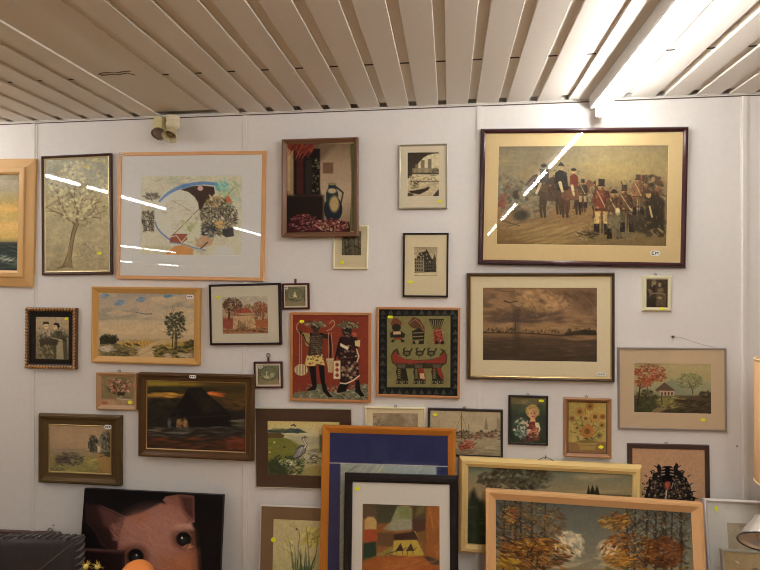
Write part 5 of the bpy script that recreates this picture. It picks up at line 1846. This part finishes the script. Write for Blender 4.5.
# bronze rope beads along the moulding
bm = bmesh.new()
sc, w, h = G.sc, G.w, G.h
bead = []
step = 2.9 * sc
for a0, a1, vert in ((-w / 2, w / 2, 0), (0, h, 1)):
    n = int((a1 - a0) / step)
    for k in range(n):
        q = a0 + (k + .5) * (a1 - a0) / n
        bead += [(q, 1.7 * sc, 30), (q, h - 1.7 * sc, 30)] if not vert else [(-w / 2 + 1.7 * sc, q, 30), (w / 2 - 1.7 * sc, q, 30)]
for x, z, an in bead:
    bmesh.ops.create_icosphere(bm, subdivisions=2, radius=1, matrix=Matrix.Translation((x, -G.t, z)) @ Matrix.Rotation(R(an), 4, 'Y') @ Matrix.Diagonal((1.1 * sc, 1.0 * sc, 1.8 * sc, 1)))
obj('beading', bm, mat('bronze_bead', own('8a6038', 50, 340), .35, .5), G.root, True)

picture(FP, 'honey wood framed painting of a farm road under a cloudy sky', [(91.1, 286.3), (200.4, 287.7), (198, 365.1), (91.1, 362.7)], .022,
        ('slope_in', 6.2, '9c7038', .45, .0, .15), (98.5, 291, 195, 358), (80, 280, 5.846), farm_road, bump=.3, seed=27, res=2.4, rec=.011,
        stickers=[(189, 296.8, 7, 3.8, WHITE)])
picture(FPR, 'black framed red print of a village house between trees', [(208.2, 284.1), (279.7, 283.3), (281.4, 344.7), (210.1, 345.4)], .02,
        ('flat', 2.1, '1e1411', .35, 0, .1), (221.4, 297, 268, 333.7), (205, 278, 7.91), red_village, mat_c='ad9d80', glass=True, seed=29, res=2.6, gap=.002,
        stickers=[(218.2, 297, 4, 2.8, YELLOW)])
picture(FPR, 'tiny maroon framed oval scene touching the red village print', [(281.9, 283.5), (309, 282.8), (309.3, 309.3), (282.2, 309.5)], .012,
        ('flat', 1.9, '3a1a17', .4, 0, .1), (284.4, 286.6, 305.4, 306), (275, 278, 15.4), oval(140, 130, 470, 430, False), mat_c='b3a387', glass=True, seed=31, res=3,
        stickers=[(285.8, 287.9, 3.6, 2.8, WHITE)], hanger=('tab', 295.1, 4.2))
picture(FPR, 'tiny maroon framed oval scene with pale swan hung by a red strap', [(253.1, 361.8), (282.1, 361.7), (282.4, 388.5), (254.4, 388.3)], .012,
        ('flat', 1.9, '3a1a17', .4, 0, .1), (257, 365.5, 279.2, 385), (248, 350, 12.67), oval(115, 195, 395, 445, True), mat_c='b3a086', glass=True, seed=33, res=3,
        stickers=[(260.2, 367.2, 4.6, 2.6, WHITE)], hanger=('tab', 268.1, 5, 1))
picture(FP, 'small wooden framed painting of pink flowers in a vase', [(95.8, 373), (136.6, 372.6), (136.2, 410.8), (95.8, 409.4)], .02,
        ('slope_in', 4.2, '85603e', .45, 0, .2), (99.8, 376.4, 134, 407), (20, 300, 4.754), pink_bunch, seed=35, res=2.8,
        stickers=[(129, 403, 4.2, 3, YELLOW)], hanger=('ring', 117.8, 1.4))
picture(FP, 'brown framed dark painting of a thatched hut at sunset', [(137.4, 372.7), (253.8, 375.2), (252.1, 462.1), (137.5, 456.9)], .026,
        ('cove', 7.6, '3f2814', .35, .1, .15), (145, 379.8, 248, 453.4), (130, 365, 5.43), dark_hut, gap=.014, bump=.3, rough=.55, seed=37, res=2.2, rec=.012,
        inner=(.9, '8a6a40', .35, .6), stickers=[(192.6, 376.7, 7, 3.2, WHITE)])
picture(FP, 'deep old gilt framed pale watercolour of a shore path', [(36.6, 414.2), (120.4, 416), (119, 487.2), (37.6, 482.8)], .026,
        ('cove', 10, '3f2c16', .42, .15, .2), (47.7, 422.8, 112.6, 476.4), (30, 405, 6.33), pale_shore, seed=39, res=2.4, rec=.012, tone=(.83, .75, .68),
        inner=(1.2, '84683c', .35, .6), stickers=[(108, 427, 7, 4, WHITE)])
picture('framed_batik', 'red batik of a walking couple in straw hats, thin wood frame', [(290.2, 312.4), (371.2, 312.7), (370.4, 402.7), (289.6, 401.2)], .018,
        ('flat', 2.6, '8f5c34', .45, 0, .2), (292.5, 315, 368.8, 400), (285, 305, 5.43), couple, rough=.9, seed=41, res=2.6,
        stickers=[(301.7, 321.4, 4.6, 2.4, YELLOW, 'r')])
picture('framed_batik', 'olive batik of bearers carrying a boat of birds, black border', [(376.8, 307), (460.3, 307.7), (459.9, 399), (376.1, 396.2)], .018,
        ('flat', 2.4, '8f5e38', .45, 0, .2), (379, 309.5, 458, 396), (370, 300, 5.43), stilts, rough=.9, seed=43, res=2.6,
        stickers=[(390.2, 317, 5.2, 2.6, YELLOW, 'r')])
picture(FPR, 'brown mounted print of a grey heron beside a pond', [(255, 408.4), (352, 408.5), (352.2, 490), (254.6, 488.3)], .012,
        ('flat', .8, '8f8468', .5, .1, .1), (267, 421, 340, 477), (245, 400, 5.7), heron, mat_c='382418', glass=True, seed=45, res=2.4)
picture(FPR, 'cream framed relief print peeking over the blue poster frame', [(365, 407.6), (425, 408), (425, 462), (365, 461)], .016,
        ('slope_in', 2.2, 'b4a27e', .45, .05, .1), (372.5, 413.3, 418, 456), (355, 395, 4.75), relief, mat_c='a8946f', bevel_c='4c3a28', seed=47,
        hanger=('ring', 395.5, 1.3))
picture(FPR, 'black framed grey print of boats in an old harbour', [(428, 408), (503, 410.2), (503, 458.2), (428.2, 456)], .014,
        ('flat', 2.3, '221a16', .4, 0, .1), (430, 410, 501, 456), (355, 395, 4.75), harbour, glass=True, seed=49, res=2.6,
        stickers=[(435.2, 414.5, 4.4, 2.8, YELLOW)], hanger=('ring', 464.6, 1.2))
picture(FPR, 'small black framed print of a fair girl holding a flower bunch', [(508.6, 395.3), (548.5, 396.4), (548, 445.8), (508.6, 444.4)], .014,
        ('flat', 2, '1f1714', .4, 0, .1), (510.6, 397.5, 546, 443.5), (500, 385, 5.846), flower_girl, seed=51, res=3,
        stickers=[(541.4, 401, 5, 2.6, YELLOW, 'r')], hanger=('ring', 528.2, 1.2))
picture(FPR, 'small brown wood framed yellow print of a loose flower bunch', [(564.5, 398.3), (612, 399.2), (611.5, 458.7), (564.6, 456.9)], .024,
        ('slope_in', 4, '7d5535', .42, 0, .2), (568, 402, 608.4, 453.6), (500, 385, 5.846), vase_bunch, seed=53, res=2.8,
        inner=(.7, '3c1c14', .4, 0), stickers=[(601.8, 447.8, 4.6, 3, YELLOW)], hanger=('ring', 587.2, 1.4))
picture(FP, 'wide cream framed landscape hung behind the autumn forest painting', [(458.7, 457.4), (643, 467), (642.4, 567), (459.2, 552.7)], .03,
        ('bevel', 9.4, 'a8864f', .5, .0, .12), (468, 467, 632, 543), (450, 450, 3.8), long_meadow, gap=.018, bump=.2, seed=55, res=2, rec=.014,
        hanger=('wire', 546.5, 8))
picture(FPR, 'dark brown framed sheet with an ornate black crest', [(628.3, 444.7), (710.8, 444.8), (709.7, 545), (628.5, 543)], .014,
        ('flat', 4.7, '2f2018', .4, 0, .15), (633, 449, 706, 538), (600, 430, 4.07), crest, seed=57, res=2.6, hanger=('ring', 667, 1.3))
picture(FP, 'low dark framed picture showing only its top edge behind leather cushion', [(-70, 529.5), (58, 533.2), (58, 584), (-70, 578)], .024,
        ('slope_in', 6, '33201a', .4, 0, .2), (-60, 540, 51, 590), (0, 510, 6.33), brown_scene, seed=58, hanger=('ring', 47.6, 2.0))
# leaning on the bench
picture(FPR, 'brown mounted print of pale daffodils leaning behind the orange poster frame', [(260.4, 505.3), (336, 508.3)], .014,
        ('flat', .9, 'a3907c', .5, 0, .05), (273, 519.2, 325, 640), (250, 495, 7.6), daffodils, lean=(2.368, 4.2, BZ), mat_c='5e4228', glass=True, seed=60, res=2.6,
        stickers=[(273.3, 539.8, 4.4, 4.2, YELLOW)])
picture(CV, 'canvas close-up of a pink pig face on black ground', [(84.3, 488.4), (223.3, 495.2)], .02,
        ('board', 0, '17110f', .6, 0, 0), (84, 488, 223, 640), (70, 480, 4.75), pig, lean=(2.345, 6.5, BZ), bump=.15, rough=.45, seed=59, res=2)
picture(FPR, 'tall orange wood framed poster with navy border, behind a black frame', [(322.2, 425.3), (455.6, 429)], .026,
        ('slope_in', 7.6, '935418', .4, 0, .2), (329.6, 440, 447.5, 640), (310, 415, 3.675), blue_poster, lean=(2.335, 5.2, BZ), glass=True, tone=(1.15, 1.0, .78), seed=61, res=1.8)
picture(FPR, 'black framed patchwork abstract with tents on wide pale mount', [(344.4, 473.5), (458, 476.7)], .026,
        ('bevel', 8.2, '17110f', .35, 0, .05), (362.3, 504.6, 439.8, 600), (340, 470, 5.7), patches, lean=(2.262, 6.5, BZ), mat_c='ac9b86', bevel_c='6a5a48', glass=True, seed=63, res=2.4,
        stickers=[(357, 489.2, 5, 3.6, YELLOW)])
picture(FP, 'pale wood framed autumn forest painting leaning at bottom right', [(485.7, 489.5), (703.4, 503.7)], .035,
        ('slope_in', 11, 'ab7c4e', .5, 0, .12), (496.4, 503.7, 694, 630), (480, 480, 3.167), autumn, lean=(2.29, 7.5, BZ), bump=.4, rough=.5, seed=65, res=2.2, rec=.02)
picture(FPR, 'white framed print with blank mount cut by the right edge', [(704.5, 499.3), (860, 507)], .026,
        ('slope_in', 4, 'b3a293', .4, 0, .05), (728.4, 523.5, 838, 640), (695, 490, 7.12), pale_sheet, lean=(2.33, 8, BZ), mat_c='ab9b88', bevel_c='8f7f6c', glass=True, seed=67, res=1.5,
        stickers=[(717.4, 509.3, 3.4, 5, YELLOW)])
picture(FPR, 'narrow grey framed buff panel in front of the white frame', [(721.8, 549.7), (850, 557)], .02,
        ('flat', 2.2, '7d6f5c', .4, .2, .08), (724, 552, 848, 640), (695, 490, 7.12), buff_panel, lean=(2.20, 9, BZ), seed=69, res=1.5)

# ------------------------------------------------------------------ other things
# twin spotlight under the ceiling
c = at_y(169, 118.6, WALL - .05)
t = empty('twin_spotlight', Vector((c.x, WALL, c.z)))
tag(t, 'cream twin spotlight on the wall under the ceiling, top left', 'spotlight')
cream = mat('cream_plastic', own('a3906a', 172, 130), .45)
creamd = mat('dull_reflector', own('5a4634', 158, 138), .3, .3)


def rel(px, py, y):
    v = at_y(px, py, y)
    return Vector((v.x - t.location.x, v.y - WALL, v.z - t.location.z))


bm = bmesh.new()
a, b = rel(156, 117.5, WALL - .03), rel(176, 120, WALL - .03)
box(bm, a.x, b.x, -.03, 0, b.z - .012, a.z + .004, .003)
obj('base', bm, cream, t)
bm = bmesh.new()
a, b = rel(156.5, 118.5, WALL - .05), rel(164.5, 132, WALL - .05)
box(bm, a.x, b.x, -.075, -.02, b.z, a.z + .004, .003)
obj('arm', bm, mat('cream_arm', own('ab9a6c', 158, 124), .45), t)
p = rel(160, 131.5, WALL - .06)
M = align(p, (-.12, -.5, -.85))
bm = bmesh.new()
lathe(bm, [(0, -.012), (.016, -.010), (.028, .004), (.0315, .016), (.031, .024), (.029, .022), (.024, .014), (0, .008)], 28, M)
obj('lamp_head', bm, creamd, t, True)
bm = bmesh.new()
lathe(bm, [(.027, .018), (.020, .023), (0, .0255)], 24, M)
obj('lens', bm, mat('dusty_lens', own('6a5646', 158, 138), .15, 0), t, True)
p = rel(173, 117, WALL - .06)
bm = bmesh.new()
lathe(bm, [(0, .004), (.026, .004), (.0285, 0), (.0285, -.018), (.026, -.021), (.026, -.024), (.0305, -.026), (.0305, -.044), (.024, -.052), (.018, -.056), (0, -.056)], 32, Matrix.Translation(p))
obj('socket', bm, mat('pale_cream', own('b5a284', 172, 122), .4), t, False)
M = align(p + Vector((.0, 0, -.05)), (.03, -.62, -.8))
bm = bmesh.new()
lathe(bm, [(0, -.006), (.018, -.004), (.020, .014), (.024, .034), (.031, .054), (.0325, .060), (.030, .059), (.022, .036), (.012, .026), (0, .024)], 32, M)
obj('lamp_head', bm, cream, t, True)
bm = bmesh.new()
lathe(bm, [(.0, .049), (.012, .046), (.018, .034), (.014, .028), (0, .027)], 20, M)
obj('bulb', bm, mat('dim_bulb', own('6a5638', 172, 142), .25), t, True)

# screw with a loose string above the red tree print, small wall nails
p = at_y(672, 336.5, WALL)
t = empty('wall_screw', p)
tag(t, 'lone screw with a loose string above the red tree print', 'screw')
bm = bmesh.new()
lathe(bm, [(0, 0), (.0025, 0), (.0025, .010), (.005, .011), (.004, .0135), (0, .014)], 12, align(Vector((0, 0, 0)), (0, -1, 0)))
obj('screw_body', bm, mat('screw_steel', (.12, .10, .08), .4, .6), t)
bm = bmesh.new()
q = [at_y(x, y, WALL - .003) - p for x, y in ((672.5, 337), (680, 337.2), (688, 340), (696, 342.8), (706, 345.5), (716, 347.5))]
tube(bm, q, .0009, 5)
obj('string', bm, mat('string_grey', own('8a7d70', 690, 340), .8), t)
for x, y, lb in ((54, 525, 'small dark nail head on the wall above the leather cushion'), (736.7, 446, 'small dark nail head right of the crest frame')):
    p = at_y(x, y, WALL)
    bm = bmesh.new()
    lathe(bm, [(0, -.004), (.0022, -.004), (.0022, .004), (.0032, .0045), (0, .006)], 10, align(Vector((0, 0, 0)), (0, -1, 0)))
    o = obj('nail', bm, mat('screw_steel', (.12, .10, .08), .4, .6))
    o.location = p
    tag(o, lb, 'nail')

# black leather cushion with whip-stitched edge
YC = 1.99
tr = at_y(82.5, 536.5, YC)
tl = at_y(-60, 546, YC)
wd, ht = tr.x - tl.x, tr.z - BZ
t = empty('leather_cushion', Vector(((tr.x + tl.x) / 2, YC, BZ)))
tag(t, 'black leather cushion with whip-stitched edge at bottom left', 'cushion')
lea = mat('black_leather', own('211a16', 40, 555), .5, spot=.15, bump=.25, spec=.2)
bm = bmesh.new()
N = 26
gr = {}
for side in (-1, 1):
    for i in range(N + 1):
        for j in range(N + 1):
            u, v = i / N * 2 - 1, j / N * 2 - 1
            th = .012 + .038 * (max(0, 1 - abs(u) ** 2.4) * max(0, 1 - abs(v) ** 2.4)) ** .5
            dip = -.05 * (1 - u) ** 2 / 4 * (j / N)
            gr[side, i, j] = bm.verts.new((u * wd / 2, side * th, j / N * ht + dip))
for side in (-1, 1):
    for i in range(N):
        for j in range(N):
            bm.faces.new([gr[side, i, j], gr[side, i + 1, j], gr[side, i + 1, j + 1], gr[side, i, j + 1]])
for i in range(N):
    for e in (0, N):
        bm.faces.new([gr[-1, i, e], gr[-1, i + 1, e], gr[1, i + 1, e], gr[1, i, e]])
        bm.faces.new([gr[-1, e, i], gr[-1, e, i + 1], gr[1, e, i + 1], gr[1, e, i]])
obj('cushion_cover', bm, lea, t, True)
bm = bmesh.new()
for k in range(22):                         # slanted lacing over the top edge, then down the side
    x = wd / 2 - .012 - k * .030
    z = ht - .05 * (1 - (x / (wd / 2))) ** 2 / 4
    tube(bm, [(x - .010, -.020, z - .016), (x - .004, -.016, z + .001), (x + .005, -.004, z + .004), (x + .009, .012, z)], [.0035, .005, .005, .0035], 7)
for k in range(14):
    z = ht - .015 - k * .026
    tube(bm, [(wd / 2 - .016, -.020, z - .010), (wd / 2 + .001, -.015, z - .002), (wd / 2 + .004, -.002, z + .004), (wd / 2, .012, z + .008)], [.0035, .005, .005, .0035], 7)
o = obj('lacing', bm, mat('lacing_leather', own('3a302a', 40, 540), .6, spec=.2), t, True)
bm = bmesh.new()
qq = []
for k in range(9):
    f = k / 8
    u, v = .96 - 1.0 * f, .97 - 1.25 * f
    v = max(v, -.9)
    th = .012 + .038 * (max(0, 1 - abs(u) ** 2.4) * max(0, 1 - abs(v) ** 2.4)) ** .5
    qq.append((u * wd / 2, -th, (v + 1) / 2 * ht))
tube(bm, qq, .0022, 6)
obj('seam', bm, mat('seam_leather', own('3c332d', 40, 555), .6, spec=.2), t, True)

# dark wooden box in front of the pig canvas
a, b = at_y(72, 549.3, 2.13), at_y(122.4, 549.8, 2.13)
t = empty('wooden_board', Vector(((a.x + b.x) / 2, 2.14, BZ)))
tag(t, 'dark red-brown wooden board before the pig canvas, beside the leather cushion', 'board')
bm = bmesh.new()
hw = (b.x - a.x) / 2
box(bm, -hw, hw, -.008, .008, 0, a.z - BZ - .008, .002)
obj('panel', bm, mat('board_wood', own('140b09', 100, 560), .5, grain=.2, spec=.2), t)
bm = bmesh.new()
box(bm, -hw - .002, hw + .002, -.010, .010, a.z - BZ - .0085, a.z - BZ, .002)
obj('top_edge', bm, mat('board_edge', own('26120e', 100, 552), .5, grain=.2, spec=.2), t)

# gilt flower picks
def gilt(px, py, r, y, label, seed):
    p = at_y(px, py, y)
    t = empty('gilt_flower', Vector((p.x, p.y, BZ)))
    tag(t, label, 'ornament', 'gilt flower ornaments by the pig canvas')
    H = p.z - BZ
    bm = bmesh.new()
    tube(bm, [(0, 0, 0), (.004, .002, H * .5), (0, 0, H - r * .4)], .0022, 6)
    lathe(bm, [(0, 0), (.022, 0), (.022, .006), (.005, .012), (0, .012)], 16)
    obj('stem', bm, mat('gilt_stem', own('6a4c1c', 95, 566), .4, .5), t)
    rd = random.Random(seed)
    bm = bmesh.new()
    for k in range(15):
        u = rd.uniform(0, 2 * math.pi)
        e = rd.uniform(-.4, 1.2)
        d = Vector((math.cos(u) * math.cos(e), math.sin(u) * math.cos(e), math.sin(e)))
        n = d.cross(Vector((.3, .2, 1))).normalized() * r * .2
        m = d.cross(n).normalized() * r * .07
        q0 = Vector((0, 0, H))
        vs = [bm.verts.new(q0 + v) for v in (d * r * .2, d * r * .65 + n, d * r * 1.25, d * r * .65 - n)]
        vt = bm.verts.new(q0 + d * r * .65 + m)
        for i in range(4):
            bm.faces.new((vs[i], vs[(i + 1) % 4], vt))
    obj('petals', bm, mat('gilt_petal', own('80601f', 95, 566), .35, .4), t)
    bm = bmesh.new()
    bmesh.ops.create_icosphere(bm, subdivisions=2, radius=r * .5, matrix=Matrix.Translation((0, 0, H)))
    obj('flower_centre', bm, mat('gilt_centre', own('b8984c', 95, 566), .35, .3), t, True)


gilt(86, 566.5, .019, 1.90, 'darker gilt flower ornament touching the leather cushion', 1)
gilt(97.5, 566.5, .020, 1.90, 'brighter gilt flower ornament between cushion and orange ball', 2)

# orange glass ball on a dark stand
p = at_y(136.8, 578.5, 1.98)
t = empty('orange_ball', Vector((p.x, p.y, BZ)))
tag(t, 'smooth orange ball rising at the bottom edge before the pig canvas', 'ball')
H = p.z - BZ
r = 17.6 / F * 2.06
bm = bmesh.new()
bmesh.ops.create_uvsphere(bm, u_segments=48, v_segments=32, radius=r, matrix=Matrix.Translation((0, 0, H)))
obj('globe', bm, mat('orange_glass', own('b8622c', 137, 566), .6, spec=.25), t, True)
bm = bmesh.new()
lathe(bm, [(0, 0), (.05, 0), (.05, .012), (.016, .03), (.012, H - r - .02), (.03, H - r * .9), (.03, H - r * .84), (0, H - r * .84)], 28)
obj('stand', bm, mat('dark_stand', (.06, .04, .03), .4), t, True)

# metal reflector lamp at the lower right
p = at_y(764.5, 542, 1.80)
t = empty('reflector_lamp', Vector((p.x, p.y, BZ)))
tag(t, 'grey metal reflector lamp with dark rim before the white frame', 'lamp')
q0 = Vector((0, 0, p.z - BZ))
M = align(q0, (-.25, -.62, -.74))
met = mat('brushed_metal', own('b5aca2', 750, 535), .28, .75)
bm = bmesh.new()
Rr = .069
lathe(bm, [(0, -.075), (.022, -.075), (.026, -.066), (.036, -.052), (.054, -.028), (.064, -.010), (Rr, 0), (Rr - .0025, .0005), (.061, -.010), (.051, -.028), (.033, -.050), (0, -.058)], 48, M)
obj('lamp_shade', bm, met, t, True)
bm = bmesh.new()
tube(bm, [M @ Vector((Rr * math.cos(k * math.pi / 24), Rr * math.sin(k * math.pi / 24), .001)) for k in range(48)], .0026, 8, closed=True)
obj('rim', bm, mat('dark_rim', own('33291f', 750, 545), .35, .3), t, True)
bm = bmesh.new()
lathe(bm, [(0, -.056), (.013, -.056), (.015, -.045), (.024, -.034), (.027, -.022), (.020, -.012), (0, -.008)], 24, M)
obj('bulb', bm, mat('frosted_bulb', (.62, .58, .52), .3), t, True)
bm = bmesh.new()
top = M @ Vector((0, 0, -.072))
tube(bm, [top, top + Vector((.04, .01, .02)), (.09, .02, q0.z * .7), (.05, .02, .02)], .006, 8)
lathe(bm, [(0, 0), (.07, 0), (.07, .012), (.02, .02), (0, .02)], 28, Matrix.Translation((.05, .02, 0)))
obj('stand', bm, mat('lamp_stand', (.25, .24, .23), .35, .6), t, True)

# parchment lampshade cut by the right edge
yl = 2.02
e = at_y(757.5, 420, yl)
rs = .12
cx = e.x + rs * 1.03
zt, zb = at_y(754.2, 360, yl).z, at_y(754.2, 484, yl).z
t = empty('table_lamp', Vector((cx, yl, BZ)))
tag(t, 'tan parchment drum shade lamp cut by the right edge', 'lamp')
bm = bmesh.new()
lathe(bm, [(rs, zb - BZ), (rs, zt - BZ), (rs - .003, zt - BZ), (rs - .003, zb - BZ), (rs, zb - BZ)], 64)
obj('lamp_shade', bm, mat('parchment', own('a97d52', 757, 420), .7, spot=.08), t, True)
for z in (zt - BZ, zb - BZ):
    bm = bmesh.new()
    tube(bm, [(rs * math.cos(k * math.pi / 32), rs * math.sin(k * math.pi / 32), z) for k in range(64)], .0032, 8, closed=True)
    obj('shade_rim', bm, mat('shade_rim', own('c9ab84', 757, 360), .6), t, True)
bm = bmesh.new()
for k in range(3):
    a = k * 2.094 + .4
    tube(bm, [(0, 0, zb - BZ + .02), (rs * .99 * math.cos(a), rs * .99 * math.sin(a), zb - BZ + .004)], .0025, 6)
obj('spider', bm, mat('lamp_stand', (.25, .24, .23), .35, .6), t)
bm = bmesh.new()
H = zb - BZ
lathe(bm, [(0, 0), (.08, 0), (.085, .015), (.03, .04), (.022, .10), (.055, .22), (.062, .32), (.04, .45), (.015, .52), (.012, H + .1), (0, H + .1)], 36)
obj('lamp_base', bm, mat('lamp_brown', own('3a2a22', 757, 490), .3), t, True)

# ------------------------------------------------------------------ world and colour
w = bpy.data.worlds.new('world')
S.world = w
w.use_nodes = True
w.node_tree.nodes['Background'].inputs['Color'].default_value = (.02, .02, .02, 1)
S.view_settings.view_transform = 'Standard'
S.view_settings.look = 'None'
S.view_settings.gamma = 1.0
S.view_settings.use_curve_mapping = False
S.view_settings.exposure = EXPOSURE
S.cycles.use_denoising = True
S.cycles.filter_width = 1.0
S.cycles.max_bounces = 10
S.cycles.diffuse_bounces = 5
S.cycles.glossy_bounces = 4
S.cycles.transparent_max_bounces = 12
S.cycles.sample_clamp_indirect = 6.0
S.cycles.caustics_reflective = False
S.cycles.caustics_refractive = False
